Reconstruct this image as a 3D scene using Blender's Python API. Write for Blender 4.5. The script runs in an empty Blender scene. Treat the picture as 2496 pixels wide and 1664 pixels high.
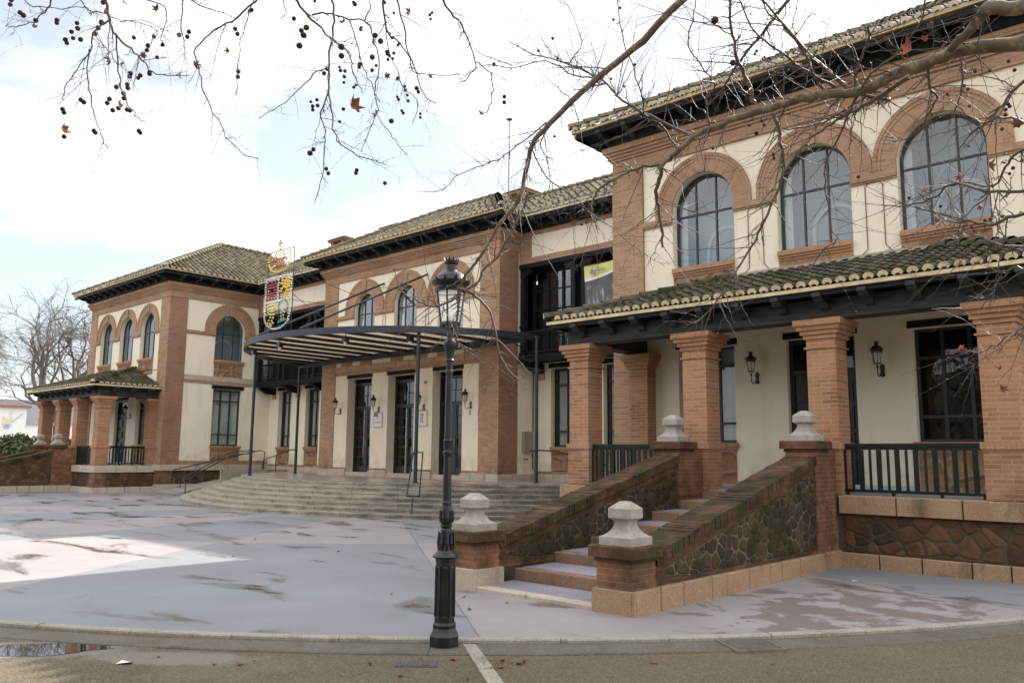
import bpy, math, random
from mathutils import Vector, Matrix
from mathutils.geometry import tessellate_polygon
R=math.radians; PI=math.pi
scene=bpy.context.scene; COL=scene.collection
random.seed(11)
# ---------------------------------------------------------------- camera
cam=bpy.data.cameras.new('camera'); camo=bpy.data.objects.new('camera',cam); COL.objects.link(camo)
cam.sensor_width=36; cam.lens=36*1985.8/2496; cam.clip_start=.05; cam.clip_end=2000
ya,pi_,ro=R(42.6355),R(7.9262),R(.5178)
fw=Vector((-math.sin(ya)*math.cos(pi_),math.cos(ya)*math.cos(pi_),math.sin(pi_)))
rt=Vector((math.cos(ya),math.sin(ya),0)); up=rt.cross(fw)
r2=rt*math.cos(ro)+up*math.sin(ro); u2=up*math.cos(ro)-rt*math.sin(ro)
M=Matrix((r2,u2,-fw)).transposed().to_4x4(); M.translation=Vector((22.479,-15.379,1.65))
camo.matrix_world=M; scene.camera=camo
# ---------------------------------------------------------------- sky, sun, exposure
EL=37.6
w=bpy.data.worlds.new('World'); scene.world=w; w.use_nodes=True
nt=w.node_tree; nt.nodes.clear()
def wn(t,**k):
    n=nt.nodes.new(t)
    for a,b in k.items(): setattr(n,a,b)
    return n
sky=wn('ShaderNodeTexSky',sky_type='NISHITA',sun_disc=False,sun_elevation=R(EL),sun_rotation=R(1),altitude=300,air_density=1.0,dust_density=1.5,ozone_density=1.2)
geo=wn('ShaderNodeTexCoord'); mp=wn('ShaderNodeMapping'); mp.inputs['Scale'].default_value=(1,1,2.6); mp.inputs['Location'].default_value=(.35,.1,.2)
nt.links.new(geo.outputs['Generated'],mp.inputs['Vector'])
nz=wn('ShaderNodeTexNoise'); nz.inputs['Scale'].default_value=3.1; nz.inputs['Detail'].default_value=8; nz.inputs['Roughness'].default_value=.52; nz.inputs['Distortion'].default_value=.25
nt.links.new(mp.outputs['Vector'],nz.inputs['Vector'])
cr=wn('ShaderNodeValToRGB'); cr.color_ramp.elements[0].position=.38; cr.color_ramp.elements[1].position=.62; cr.color_ramp.elements[0].color=(.33,.33,.33,1)
dt=wn('ShaderNodeVectorMath',operation='DOT_PRODUCT'); dt.inputs[1].default_value=(.9,-.1,.45); nt.links.new(geo.outputs['Generated'],dt.inputs[0])
ma=wn('ShaderNodeMath',operation='MULTIPLY_ADD'); ma.inputs[1].default_value=.42; ma.inputs[2].default_value=.215; nt.links.new(dt.outputs['Value'],ma.inputs[0])
ad=wn('ShaderNodeMath',operation='ADD'); nt.links.new(nz.outputs['Fac'],ad.inputs[0]); nt.links.new(ma.outputs[0],ad.inputs[1]); nt.links.new(ad.outputs[0],cr.inputs['Fac'])
mx=wn('ShaderNodeMix',data_type='RGBA'); mx.inputs[7].default_value=(10.5,10.6,10.9,1)
nt.links.new(cr.outputs['Color'],mx.inputs[0]); nt.links.new(sky.outputs['Color'],mx.inputs[6])
bg=wn('ShaderNodeBackground'); bg.inputs['Strength'].default_value=.085
nt.links.new(mx.outputs[2],bg.inputs['Color']); wo=wn('ShaderNodeOutputWorld'); nt.links.new(bg.outputs[0],wo.inputs[0])
sun=bpy.data.lights.new('sun','SUN'); sun.energy=5.0; sun.angle=R(.53); sun.color=(1,.95,.86)
so=bpy.data.objects.new('sun',sun); COL.objects.link(so); so.location=(0,40,40); so.rotation_euler=(-R(90-EL),0,R(-1.2))
vs=scene.view_settings; vs.view_transform='Standard'; vs.look='None'; vs.exposure=1.0; vs.gamma=1
cy=scene.cycles; cy.max_bounces=7; cy.diffuse_bounces=4; cy.glossy_bounces=3; cy.transparent_max_bounces=8; cy.transmission_bounces=3
# ---------------------------------------------------------------- node helper + materials
class NT:
    def __init__(s,name):
        s.m=bpy.data.materials.new(name); s.m.use_nodes=True; s.t=s.m.node_tree; s.t.nodes.clear()
        s.out=s.t.nodes.new('ShaderNodeOutputMaterial'); s.b=s.t.nodes.new('ShaderNodeBsdfPrincipled')
        s.t.links.new(s.b.outputs[0],s.out.inputs[0]); s.b.inputs['Roughness'].default_value=.8
        s.c=s.t.nodes.new('ShaderNodeTexCoord'); s.g=None
    def n(s,t,**k):
        n=s.t.nodes.new(t)
        for a,b in k.items(): setattr(n,a,b)
        return n
    def set(s,n,i,v):
        if v is None: return
        if hasattr(v,'node'): s.t.links.new(v,n.inputs[i])
        else:
            if isinstance(v,tuple) and len(v)==3 and n.inputs[i].type=='RGBA': v=v+(1,)
            n.inputs[i].default_value=v
    def pos(s):
        if not s.g: s.g=s.n('ShaderNodeNewGeometry')
        return s.g.outputs['Position']
    def uv(s): return s.c.outputs['UV']
    def map(s,v,scale=(1,1,1),loc=(0,0,0),rot=(0,0,0)):
        n=s.n('ShaderNodeMapping'); s.set(n,0,v); n.inputs[1].default_value=loc; n.inputs[2].default_value=rot; n.inputs[3].default_value=scale; return n.outputs[0]
    def noise(s,sc,v=None,det=4,rough=.55,dist=0):
        n=s.n('ShaderNodeTexNoise'); s.set(n,0,v if v is not None else s.pos()); n.inputs['Scale'].default_value=sc; n.inputs['Detail'].default_value=det; n.inputs['Roughness'].default_value=rough; n.inputs['Distortion'].default_value=dist
        return n.outputs['Fac']
    def ramp(s,f,a,b,ca=(0,0,0),cb=(1,1,1)):
        n=s.n('ShaderNodeValToRGB'); e=n.color_ramp.elements; e[0].position=a; e[1].position=b; e[0].color=ca+(1,); e[1].color=cb+(1,); s.set(n,0,f); return n.outputs[0]
    def mix(s,f,a,b,mode='MIX'):
        n=s.n('ShaderNodeMix',data_type='RGBA',blend_type=mode); s.set(n,0,f); s.set(n,6,a); s.set(n,7,b); return n.outputs[2]
    def math(s,op,a,b=None,c=None):
        n=s.n('ShaderNodeMath',operation=op); s.set(n,0,a)
        if b is not None: s.set(n,1,b)
        if c is not None: s.set(n,2,c)
        return n.outputs[0]
    def xyz(s,v):
        n=s.n('ShaderNodeSeparateXYZ'); s.set(n,0,v); return n.outputs
    def brick(s,v,c1,c2,mo,bw=.26,rh=.066,ms=.009,bias=0):
        n=s.n('ShaderNodeTexBrick'); s.set(n,0,v); s.set(n,1,c1); s.set(n,2,c2); s.set(n,3,mo)
        n.inputs['Scale'].default_value=1; n.inputs['Mortar Size'].default_value=ms; n.inputs['Brick Width'].default_value=bw; n.inputs['Row Height'].default_value=rh; n.inputs['Bias'].default_value=bias; n.inputs['Mortar Smooth'].default_value=.2
        return n
    def vor(s,sc,v,feat='F1'):
        n=s.n('ShaderNodeTexVoronoi',feature=feat); s.set(n,0,v); n.inputs['Scale'].default_value=sc; return n.outputs
    def bump(s,h,d=.01,st=.5):
        n=s.n('ShaderNodeBump'); s.set(n,'Height',h); n.inputs['Distance'].default_value=d; n.inputs['Strength'].default_value=st; s.t.links.new(n.outputs[0],s.b.inputs['Normal'])
    def fin(s,col,rough=.8,spec=None):
        s.set(s.b,'Base Color',col); s.set(s.b,'Roughness',rough)
        if spec is not None: s.b.inputs['Specular IOR Level'].default_value=spec
        return s.m
def flat(name,c,rough=.6,metal=0,var=.15,sc=3,bump=0,spec=None):
    t=NT(name); f=t.noise(sc,det=6); d=tuple(x*(1-var) for x in c); l=tuple(min(1,x*(1+var)) for x in c)
    t.b.inputs['Metallic'].default_value=metal
    if bump: t.bump(t.noise(60,det=3),.004,bump)
    return t.fin(t.ramp(f,.3,.7,d,l),rough,spec)
def brickmat(name,c1,c2,mo,moss=0,dark=0,soldier=False,bias=-.1):
    t=NT(name); v=t.map(t.uv(),rot=(0,0,PI/2)) if soldier else t.uv()
    wob=t.noise(.9,det=3); b=t.brick(v,c1,c2,mo,bias=bias)
    col=b.outputs[0]
    col=t.mix(t.ramp(wob,.35,.68),col,t.mix(.55,col,tuple(min(1,x*1.35) for x in c1)))
    n2=t.noise(22,det=3); col=t.mix(t.math('MULTIPLY',n2,.5),col,t.mix(1.0,col,(.66,.62,.6),'MULTIPLY'))
    salt=t.ramp(t.noise(.8,t.map(t.pos(),(1,1,1.3),loc=(5,2,1)),det=8,rough=.66),.58,.72); col=t.mix(t.math('MULTIPLY',salt,.38),col,tuple(min(1,x*1.05) for x in mo))
    big=t.noise(.45,det=5); col=t.mix(t.ramp(big,.5,.75),col,t.mix(1.0,col,(.74,.7,.68),'MULTIPLY'))
    zz=t.xyz(t.pos())[2]; low=t.math('MULTIPLY',t.math('MAXIMUM',t.math('SUBTRACT',1,t.math('DIVIDE',t.math('MAXIMUM',t.math('SUBTRACT',zz,.9),0),1.1)),0),t.ramp(t.noise(3.5,det=7,rough=.65),.40,.66)); col=t.mix(t.math('MULTIPLY',low,.55),col,(.055,.042,.026))
    col=t.mix(t.math('MULTIPLY',t.ramp(t.noise(1.1,t.map(t.pos(),(1.8,1.8,.35)),det=7,rough=.65),.52,.74),.35),col,t.mix(1.0,col,(.5,.46,.42),'MULTIPLY'))
    if dark: col=t.mix(t.math('MULTIPLY',t.ramp(t.noise(2.3,det=7,rough=.65),.38,.62),dark),col,(.018,.015,.010))
    if moss: col=t.mix(t.math('MULTIPLY',t.ramp(t.noise(3.1,det=7,rough=.65),.47,.63),moss),col,(.035,.042,.012))
    t.bump(t.math('ADD',t.math('MULTIPLY',b.outputs[1],-1),t.math('MULTIPLY',n2,.5)),.008,.7)
    return t.fin(col,.88,.25)
MT={}
MT['brick']=brickmat('brick',(.43,.258,.158),(.245,.130,.078),(.41,.325,.235),bias=-.15)
MT['brick_side_shade']=brickmat('shaded_side_brick',(.35,.185,.122),(.225,.112,.075),(.32,.235,.17),bias=-.1)  # darker brick for side faces, their shade put into the colour
MT['brick_moss']=brickmat('brick_weathered',(.21,.09,.055),(.13,.057,.037),(.12,.09,.06),moss=.8,dark=.8)
MT['brick_pier']=brickmat('brick_pier',(.34,.145,.08),(.20,.082,.05),(.33,.245,.165),moss=.35,dark=.5)
MT['brick_soldier']=brickmat('brick_on_edge',(.20,.085,.052),(.14,.06,.04),(.11,.085,.06),moss=.9,dark=.7,soldier=True)
def plaster():
    t=NT('cream_plaster'); f=t.noise(.7,det=6,rough=.6); g=t.noise(9,det=5)
    c=t.ramp(f,.3,.72,(.76,.68,.53),(.82,.755,.61))
    z=t.xyz(t.pos())[2]
    st=t.ramp(t.noise(1.6,t.map(t.pos(),(2.2,2.2,.3)),det=8,rough=.66),.52,.74)
    c=t.mix(t.math('MULTIPLY',st,.35),c,(.50,.40,.27))
    gm=t.math('MULTIPLY',t.math('SUBTRACT',1,t.math('MINIMUM',1,t.math('DIVIDE',t.math('ABSOLUTE',t.math('SUBTRACT',z,1.2)),.7))),t.ramp(t.noise(2.5,det=6),.40,.72))
    c=t.mix(t.math('MULTIPLY',gm,.6),c,(.36,.28,.19))
    t.bump(t.math('ADD',g,t.noise(90,det=2)),.003,.35); return t.fin(c,.9,.2)
MT['plaster']=plaster()
def granite(name,a,b,stain=.5):
    t=NT(name); f=t.noise(3,det=5); sp=t.noise(140,det=2); c=t.ramp(f,.3,.7,a,b)
    c=t.mix(t.ramp(sp,.52,.66),c,tuple(x*.62 for x in a)); c=t.mix(t.math('MULTIPLY',t.ramp(t.noise(50,det=2),.55,.62),.5),c,tuple(min(1,x*1.35) for x in b))
    s=t.ramp(t.noise(2.2,t.map(t.pos(),(1,1,.35)),det=7,rough=.65),.55,.7); c=t.mix(t.math('MULTIPLY',s,stain),c,(.07,.055,.035))
    t.bump(t.noise(70,det=3),.006,.6); return t.fin(c,.8,.3)
MT['granite']=granite('grey_granite',(.42,.35,.285),(.52,.44,.36),.35)
MT['granite_warm']=granite('warm_granite',(.30,.185,.105),(.375,.25,.155),.75)
def finial():
    t=NT('white_stone'); f=t.noise(5,det=7,rough=.65); c=t.ramp(f,.3,.7,(.29,.265,.23),(.42,.39,.345)); c=t.mix(t.math('MULTIPLY',t.ramp(t.noise(11,det=7,rough=.7),.52,.68),.55),c,(.16,.14,.105)); c=t.mix(t.math('MULTIPLY',t.ramp(t.noise(3.3,det=5),.58,.7),.35),c,(.19,.19,.10)); t.bump(t.noise(60,det=3),.004,.7); return t.fin(c,.9,.2)
MT['finial']=finial()
MT['riser']=granite('stained_riser',(.22,.125,.085),(.30,.19,.135),.85)
MT['step']=granite('step_stone',(.30,.285,.235),(.40,.375,.31),.75)
def rubble(name,sc,mort,cols,mossy):
    t=NT(name); u=t.map(t.uv(),(1,1,1)); wv=t.n('ShaderNodeTexNoise'); t.set(wv,0,u); wv.inputs['Scale'].default_value=1.4
    v=t.mix(.30,u,wv.outputs['Color'],'ADD'); v=t.map(v,(1,1.15,1))
    e=t.vor(sc,v,'DISTANCE_TO_EDGE')[0]; cc=t.vor(sc,v)[1]; h=t.xyz(cc)[0]
    n=t.n('ShaderNodeValToRGB'); n.color_ramp.interpolation='CONSTANT'; el=n.color_ramp.elements
    for i,c in enumerate(cols):
        q=el[i] if i<2 else el.new(i/len(cols)); q.position=i/len(cols); q.color=c+(1,)
    t.set(n,0,h); c=n.outputs[0]; c=t.mix(.8,c,t.mix(t.noise(14,u,det=6),(.45,.42,.4),(1.5,1.45,1.4)),'MULTIPLY')
    mk=t.ramp(t.math('ADD',e,t.math('MULTIPLY',t.math('SUBTRACT',t.noise(9,u),.5),.13)),.03,.10)
    c=t.mix(mk,mort,c)
    ms=t.ramp(t.noise(1.1,det=7,rough=.6),.46,.66); c=t.mix(t.math('MULTIPLY',ms,mossy),c,(.022,.023,.008))
    t.bump(t.math('ADD',t.ramp(e,.02,.2),t.math('MULTIPLY',t.noise(30,u),.35)),.05,.9); return t.fin(c,.85,.25)
MT['rubble']=rubble('rubble_masonry',4.2,(.12,.10,.075),[(.085,.045,.026),(.13,.065,.032),(.16,.092,.045),(.10,.06,.038),(.19,.105,.06),(.075,.042,.03)],.45)
MT['rubble_dark']=rubble('mossy_rubble',4.6,(.125,.108,.08),[(.040,.030,.020),(.075,.042,.022),(.032,.030,.017),(.13,.07,.028),(.05,.034,.022),(.026,.024,.015)],.95)
def tile(name,base,lich,moss,mo):
    t=NT(name); a=t.n('ShaderNodeAttribute',attribute_name='rnd'); r=a.outputs['Fac']
    c=t.ramp(r,0,1,tuple(x*.6 for x in base),tuple(min(1,x*1.3) for x in base))
    c=t.mix(t.ramp(t.math('ADD',t.noise(5,det=6,rough=.65),t.math('MULTIPLY',r,.15)),.50,.66),c,lich)
    c=t.mix(t.math('MULTIPLY',t.ramp(t.noise(1.7,det=7,rough=.62),.44,.62),mo),c,moss)
    c=t.mix(t.math('LESS_THAN',r,-.3),c,(.034,.030,.016)); t.bump(t.noise(35,det=4),.01,.7); return t.fin(c,.92,.2)
MT['tile']=tile('roof_tile',(.125,.092,.068),(.205,.19,.125),(.085,.082,.032),.75)
MT['tile_near']=tile('mossy_tile',(.085,.068,.052),(.115,.105,.078),(.034,.040,.011),.95)
MT['tile_end']=flat('tile_mortar',(.70,.60,.45),.9,var=.2,sc=9)
MT['mortar_yellow']=flat('eave_mortar',(.50,.39,.21),.9,var=.25,sc=6)
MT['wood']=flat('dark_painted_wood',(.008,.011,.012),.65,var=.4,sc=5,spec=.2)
def beam():
    t=NT('weathered_beam'); v=t.map(t.pos(),(1,1,9)); f=t.noise(2.6,v,det=7,rough=.65)
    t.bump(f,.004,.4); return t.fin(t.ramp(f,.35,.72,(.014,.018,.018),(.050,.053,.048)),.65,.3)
MT['beam']=beam()
MT['frame']=flat('window_frame_paint',(.022,.025,.031),.45,var=.2)
MT['door']=flat('door_paint',(.008,.012,.012),.4,var=.3)
MT['green']=flat('green_railing_paint',(.006,.015,.013),.5,var=.3,spec=.25)
MT['iron']=flat('black_cast_iron',(.009,.011,.013),.33,.0,.5,9,.3)
MT['iron_blue']=flat('dark_blue_steel',(.017,.024,.036),.42,.0,.3,4)
MT['rust']=flat('rusty_iron',(.09,.075,.065),.75,.2,.3,12,.4)
MT['brass']=flat('brass',(.45,.30,.08),.35,.8,.1)
MT['chrome']=flat('steel_bar',(.6,.6,.6),.25,.9,.1)
MT['room']=flat('room_wall',(.42,.44,.46),.9,var=.12,sc=.8)
MT['dark']=flat('dark_interior',(.012,.012,.013),.95,var=.2)
MT['curtain']=flat('curtain_cloth',(.66,.67,.63),.9,var=.12,sc=2)
def panelmat():
    t=NT('translucent_canopy_panel'); t.t.nodes.remove(t.b); a=t.n('ShaderNodeBsdfDiffuse'); b=t.n('ShaderNodeBsdfTranslucent'); c=t.ramp(t.noise(1,det=4),.3,.7,(.50,.40,.30),(.57,.47,.36)); t.set(a,0,c); t.set(b,0,c); m=t.n('ShaderNodeMixShader'); m.inputs[0].default_value=.62; t.t.links.new(a.outputs[0],m.inputs[1]); t.t.links.new(b.outputs[0],m.inputs[2]); t.t.links.new(m.outputs[0],t.out.inputs[0]); return t.m
MT['panel']=panelmat()
MT['far_twig']=flat('far_grey_twig',(.155,.135,.12),.9,var=.15)
MT['white']=flat('white_paint',(.75,.74,.72),.6,var=.05)
MT['greybox']=flat('grey_metal_box',(.30,.28,.22),.55,.2,.1)
MT['plaque']=flat('plaque_face',(.70,.66,.68),.4,var=.03)
MT['dryleaf']=flat('dry_leaf',(.17,.065,.028),.75,var=.4,sc=30)
MT['orangeleaf']=flat('orange_leaf',(.30,.085,.03),.7,var=.4,sc=30)
MT['ball']=flat('seed_ball_husk',(.040,.020,.013),.95,var=.4,sc=90,bump=1)
for n,c in dict(red=(.30,.03,.045),gold=(.66,.45,.08),yellow=(.60,.54,.16),teal=(.06,.25,.20),silver=(.62,.64,.66)).items(): MT['b_'+n]=flat('bulb_'+n,c,.18,.0,.15)
def glass(name,tint,fac=.42,blend=.35,base=.08):
    t=NT(name); t.t.nodes.remove(t.b); g=t.n('ShaderNodeBsdfGlossy'); g.inputs['Roughness'].default_value=.02; g.inputs['Color'].default_value=(.92,.96,1,1)
    tr=t.n('ShaderNodeBsdfTransparent'); tr.inputs['Color'].default_value=tint+(1,)
    bn=t.n('ShaderNodeBump'); t.set(bn,'Height',t.noise(1.3,det=2)); bn.inputs['Distance'].default_value=.05; bn.inputs['Strength'].default_value=.06; t.t.links.new(bn.outputs[0],g.inputs['Normal'])
    lw=t.n('ShaderNodeLayerWeight'); lw.inputs['Blend'].default_value=blend
    m=t.n('ShaderNodeMixShader'); t.set(m,0,t.math('ADD',t.math('MULTIPLY',lw.outputs['Facing'],fac),base)); t.t.links.new(tr.outputs[0],m.inputs[1]); t.t.links.new(g.outputs[0],m.inputs[2]); t.t.links.new(m.outputs[0],t.out.inputs[0]); return t.m
MT['glass']=glass('window_glass',(.72,.78,.80))
MT['glass_dark']=glass('dark_glass',(.45,.5,.5),.20,.35,.03)
MT['glass_low']=glass('shaded_glass',(.70,.75,.75),.30,.35,.04)
def frost():
    t=NT('frosted_lamp_glass'); t.t.nodes.remove(t.b); a=t.n('ShaderNodeBsdfDiffuse'); b=t.n('ShaderNodeBsdfTranslucent'); c=t.ramp(t.noise(9,det=4),.3,.7,(.92,.92,.89),(.97,.97,.95)); t.set(a,0,c); t.set(b,0,c); m=t.n('ShaderNodeMixShader'); m.inputs[0].default_value=.78; t.t.links.new(a.outputs[0],m.inputs[1]); t.t.links.new(b.outputs[0],m.inputs[2]); g=t.n('ShaderNodeBsdfGlossy'); g.inputs['Roughness'].default_value=.25; q=t.n('ShaderNodeMixShader'); q.inputs[0].default_value=.07; t.t.links.new(m.outputs[0],q.inputs[1]); t.t.links.new(g.outputs[0],q.inputs[2]); t.t.links.new(q.outputs[0],t.out.inputs[0]); return t.m
MT['frost']=frost()
def bark(name,a,b,c2):
    t=NT(name); f=t.noise(9,det=5); g=t.ramp(t.noise(11,t.map(t.pos(),(1,1,1)),det=3),.52,.6); c=t.mix(g,t.ramp(f,.3,.7,a,b),c2); t.bump(t.noise(60),.004,.5); return t.fin(c,.62,.28)
MT['bark']=bark('plane_tree_bark',(.105,.080,.056),(.17,.135,.095),(.23,.20,.125))
MT['twig']=bark('grey_twig',(.085,.062,.052),(.14,.105,.088),(.10,.078,.066))
MT['hedge']=flat('hedge_leaf',(.075,.088,.034),.5,var=.6,sc=6)
def paving():
    t=NT('painted_concrete_paving'); p=t.pos(); x,y,z=t.xyz(p)
    dx=t.math('SUBTRACT',x,1.17); dy=t.math('SUBTRACT',2.0,y)
    ang=t.math('ARCTAN2',dy,dx); sec=t.math('FLOOR',t.math('DIVIDE',t.math('SUBTRACT',ang,R(36.8)),R(17.7)))
    rad=t.math('SQRT',t.math('ADD',t.math('MULTIPLY',dx,dx),t.math('MULTIPLY',dy,dy)))
    ring=t.math('ADD',t.math('GREATER_THAN',rad,11.8),t.math('GREATER_THAN',rad,5.6))
    k=t.math('MODULO',t.math('ADD',t.math('ADD',sec,ring),40),2)
    k=t.math('LESS_THAN',t.math('ABSOLUTE',t.math('SUBTRACT',k,1)),.5)
    f=t.noise(.8,det=6); blue=t.ramp(f,.3,.7,(.178,.190,.205),(.218,.231,.247)); pink=t.ramp(f,.3,.7,(.250,.226,.232),(.300,.273,.278))
    c=t.mix(k,blue,pink)
    fa=t.math('FRACT',t.math('ADD',t.math('DIVIDE',t.math('SUBTRACT',ang,R(36.8)),R(17.7)),20)); fa=t.math('MULTIPLY',t.math('MINIMUM',fa,t.math('SUBTRACT',1,fa)),t.math('MULTIPLY',rad,R(17.7)))
    c=t.mix(t.math('MULTIPLY',t.math('LESS_THAN',fa,t.math('MULTIPLY',t.noise(6,det=5),.022)),.6),c,(.09,.08,.07))
    # sawn joints
    for (ax,sc,off) in ((x,2.6,.3),(y,2.6,.9)):
        q=t.math('FRACT',t.math('DIVIDE',t.math('ADD',ax,off+100),sc)); c=t.mix(t.math('MULTIPLY',t.math('LESS_THAN',q,.0036),.42),c,(.16,.16,.16))
    c=t.mix(t.math('MULTIPLY',t.ramp(t.noise(7,det=8,rough=.7),.5,.75),.35),c,(.20,.18,.165))
    # puddles and damp streaks that stretch along the falls
    c=t.mix(t.math('MULTIPLY',t.ramp(t.noise(.35,det=8,rough=.7),.45,.7),.4),c,t.mix(1.0,c,(.80,.77,.73),'MULTIPLY')); c=t.mix(t.math('MULTIPLY',t.ramp(t.noise(26,det=4),.6,.7),.3),c,(.33,.32,.31))
    wv=t.map(p,(.42,1.05,1),rot=(0,0,R(-38)))
    d=t.noise(1.25,wv,det=6,rough=.55,dist=.5)
    reg=t.math('MULTIPLY',t.math('MULTIPLY',t.math('MAXIMUM',t.math('SUBTRACT',x,17.6),0),.11),t.math('LESS_THAN',y,-2))
    reg=t.math('MINIMUM',reg,.10)
    far=t.math('MULTIPLY',t.math('MINIMUM',t.math('MAXIMUM',t.math('SUBTRACT',11.5,x),0),5),.0105)
    dist=t.math('SQRT',t.math('ADD',t.math('POWER',t.math('SUBTRACT',x,19.05),2),t.math('POWER',t.math('MULTIPLY',t.math('SUBTRACT',y,-6.1),.8),2)))
    reg=t.math('MULTIPLY',t.math('MAXIMUM',t.math('MINIMUM',t.math('SUBTRACT',1.75,dist),.8),-3),.16); d2=t.math('ADD',t.noise(2.3,det=8,rough=.62,dist=.4),reg)
    d=t.math('MAXIMUM',t.math('ADD',d,far),t.math('ADD',t.math('MINIMUM',d2,.63),.015))
    damp=t.ramp(d,.598,.64); wet=t.ramp(d,.66,.675)
    c=t.mix(t.math('MULTIPLY',damp,.7),c,t.mix(1.0,c,(.50,.42,.36),'MULTIPLY'))
    c=t.mix(t.math('MULTIPLY',wet,.5),c,t.mix(1.0,c,(.40,.36,.33),'MULTIPLY'))
    t.bump(t.math('MULTIPLY',t.noise(120,det=3),t.math('SUBTRACT',1,wet)),.002,.3)
    ro=t.math('SUBTRACT',.68,t.math('ADD',t.math('MULTIPLY',damp,.16),t.math('MULTIPLY',wet,.34))); return t.fin(c,ro,.5)
MT['paving']=paving()
def sand():
    t=NT('damp_sand'); p=t.pos(); x,y,z=t.xyz(p)
    f=t.noise(.6,det=7,rough=.6); c=t.ramp(f,.3,.7,(.078,.060,.035),(.124,.097,.058))
    c=t.mix(t.math('MULTIPLY',t.ramp(t.noise(38,det=4),.45,.7),.45),c,(.25,.215,.15))
    c=t.mix(t.math('MULTIPLY',t.ramp(t.noise(6,det=6),.56,.72),.5),c,(.075,.06,.035))
    c=t.mix(t.math('MULTIPLY',t.ramp(t.noise(1.9,det=5),.55,.70),.45),c,(.052,.06,.022))
    c=t.mix(t.math('MULTIPLY',t.ramp(t.noise(75,det=2),.62,.66),.7),c,(.26,.23,.18)); c=t.mix(t.math('MULTIPLY',t.ramp(t.noise(55,t.map(p,loc=(3,1,0)),det=2),.63,.67),.7),c,(.03,.022,.015))
    # pale silt round the two shallow pools
    for (cx,cy_,ax,ay,rot) in ((14.56,-12.72,.78,.36,.75),(15.6,-12.08,.8,.26,.7)):
        q=t.map(p,(1,1,1),loc=(-cx,-cy_,0)); q=t.map(q,(1/ax,1/ay,0),rot=(0,0,0)); q=t.map(p,(1,1,0),loc=(-cx,-cy_,0))
        X,Y,_=t.xyz(q); u=t.math('ADD',t.math('MULTIPLY',X,math.cos(rot)),t.math('MULTIPLY',Y,math.sin(rot))); v=t.math('SUBTRACT',t.math('MULTIPLY',Y,math.cos(rot)),t.math('MULTIPLY',X,math.sin(rot)))
        dd=t.math('SQRT',t.math('ADD',t.math('POWER',t.math('ABSOLUTE',t.math('DIVIDE',u,ax)),2),t.math('POWER',t.math('ABSOLUTE',t.math('DIVIDE',v,ay)),2)))
        dd=t.math('ADD',dd,t.math('MULTIPLY',t.math('SUBTRACT',t.noise(4,det=7,rough=.65),.5),1.1))
        c=t.mix(t.math('MULTIPLY',t.ramp(dd,.72,1.12,(1,1,1),(0,0,0)),.5),c,(.235,.225,.20))
    t.bump(t.math('ADD',t.noise(60,det=5),t.noise(5,det=3)),.02,.6); return t.fin(c,.8,.35)
MT['sand']=sand()
MT['concrete']=granite('gutter_concrete',(.098,.088,.068),(.145,.132,.105),.7)
MT['kerb']=granite('pale_kerb',(.27,.245,.20),(.36,.33,.28),.7)
def water():
    t=NT('puddle_water'); t.bump(t.noise(2,det=2),.01,.03); t.b.inputs['Alpha'].default_value=1; return t.fin((.035,.027,.017),.02,.9)
MT['water']=water()
def banner():
    t=NT('banner_print'); x,z,_=t.xyz(t.uv()); n=t.noise(9,t.map(t.uv(),(1,.3,1)),det=5); low=t.math('LESS_THAN',z,.62)
    c=t.ramp(t.noise(3,t.uv(),det=4),.3,.7,(.06,.058,.066),(.11,.107,.12))
    c=t.mix(t.ramp(t.noise(16,t.uv(),det=2),.68,.72),c,(.35,.34,.36))
    c=t.mix(t.math('MULTIPLY',low,t.ramp(n,.52,.62)),c,(.42,.40,.46)); return t.fin(c,.5)
MT['banner']=banner()
MT['lime']=flat('lime_cloth',(.64,.64,.20),.6,var=.06)
MT['purple']=flat('purple_print',(.28,.20,.34),.6,var=.1)
def stone(name,cols,moss,dark):
    t=NT(name); a=t.n('ShaderNodeAttribute',attribute_name='rnd'); n=t.n('ShaderNodeValToRGB'); el=n.color_ramp.elements
    for i,c in enumerate(cols):
        q=el[i] if i<2 else el.new(i/(len(cols)-1)); q.position=i/(len(cols)-1); q.color=c+(1,)
    t.set(n,0,a.outputs['Fac']); c=n.outputs[0]; c=t.mix(.75,c,t.mix(t.noise(13,det=7,rough=.65),(.4,.38,.36),(1.6,1.55,1.5)),'MULTIPLY')
    z=t.xyz(t.pos())[2]; c=t.mix(t.math('MULTIPLY',t.ramp(t.noise(1.5,det=7,rough=.6),.42,.60),moss),c,(.022,.024,.008)); c=t.mix(t.math('MULTIPLY',t.ramp(t.noise(4,det=6),.5,.66),dark),c,(.014,.012,.009))
    t.bump(t.noise(22,det=5),.015,.8); return t.fin(c,.85,.25)
MT['stone_mossy']=stone('mossy_field_stone',[(.040,.030,.022),(.085,.048,.028),(.036,.034,.020),(.125,.068,.032),(.055,.040,.030),(.030,.028,.018)],.75,.5)
MT['stone_warm']=stone('brown_field_stone',[(.085,.044,.026),(.125,.062,.034),(.065,.040,.027),(.155,.082,.044),(.10,.052,.03),(.055,.034,.024)],.25,.4)
def mortar(name,a,b,moss):
    t=NT(name); c=t.ramp(t.noise(5,det=7,rough=.65),.3,.7,a,b); c=t.mix(t.math('MULTIPLY',t.ramp(t.noise(1.5,det=7,rough=.6),.42,.60),moss),c,(.020,.022,.008)); t.bump(t.noise(40,det=5),.012,.8); return t.fin(c,.95,.15)
MT['mortar_pale']=mortar('pale_lime_mortar',(.085,.072,.054),(.19,.165,.125),.85); MT['mortar_brown']=mortar('brown_mortar',(.055,.045,.034),(.10,.085,.065),.35)
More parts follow.
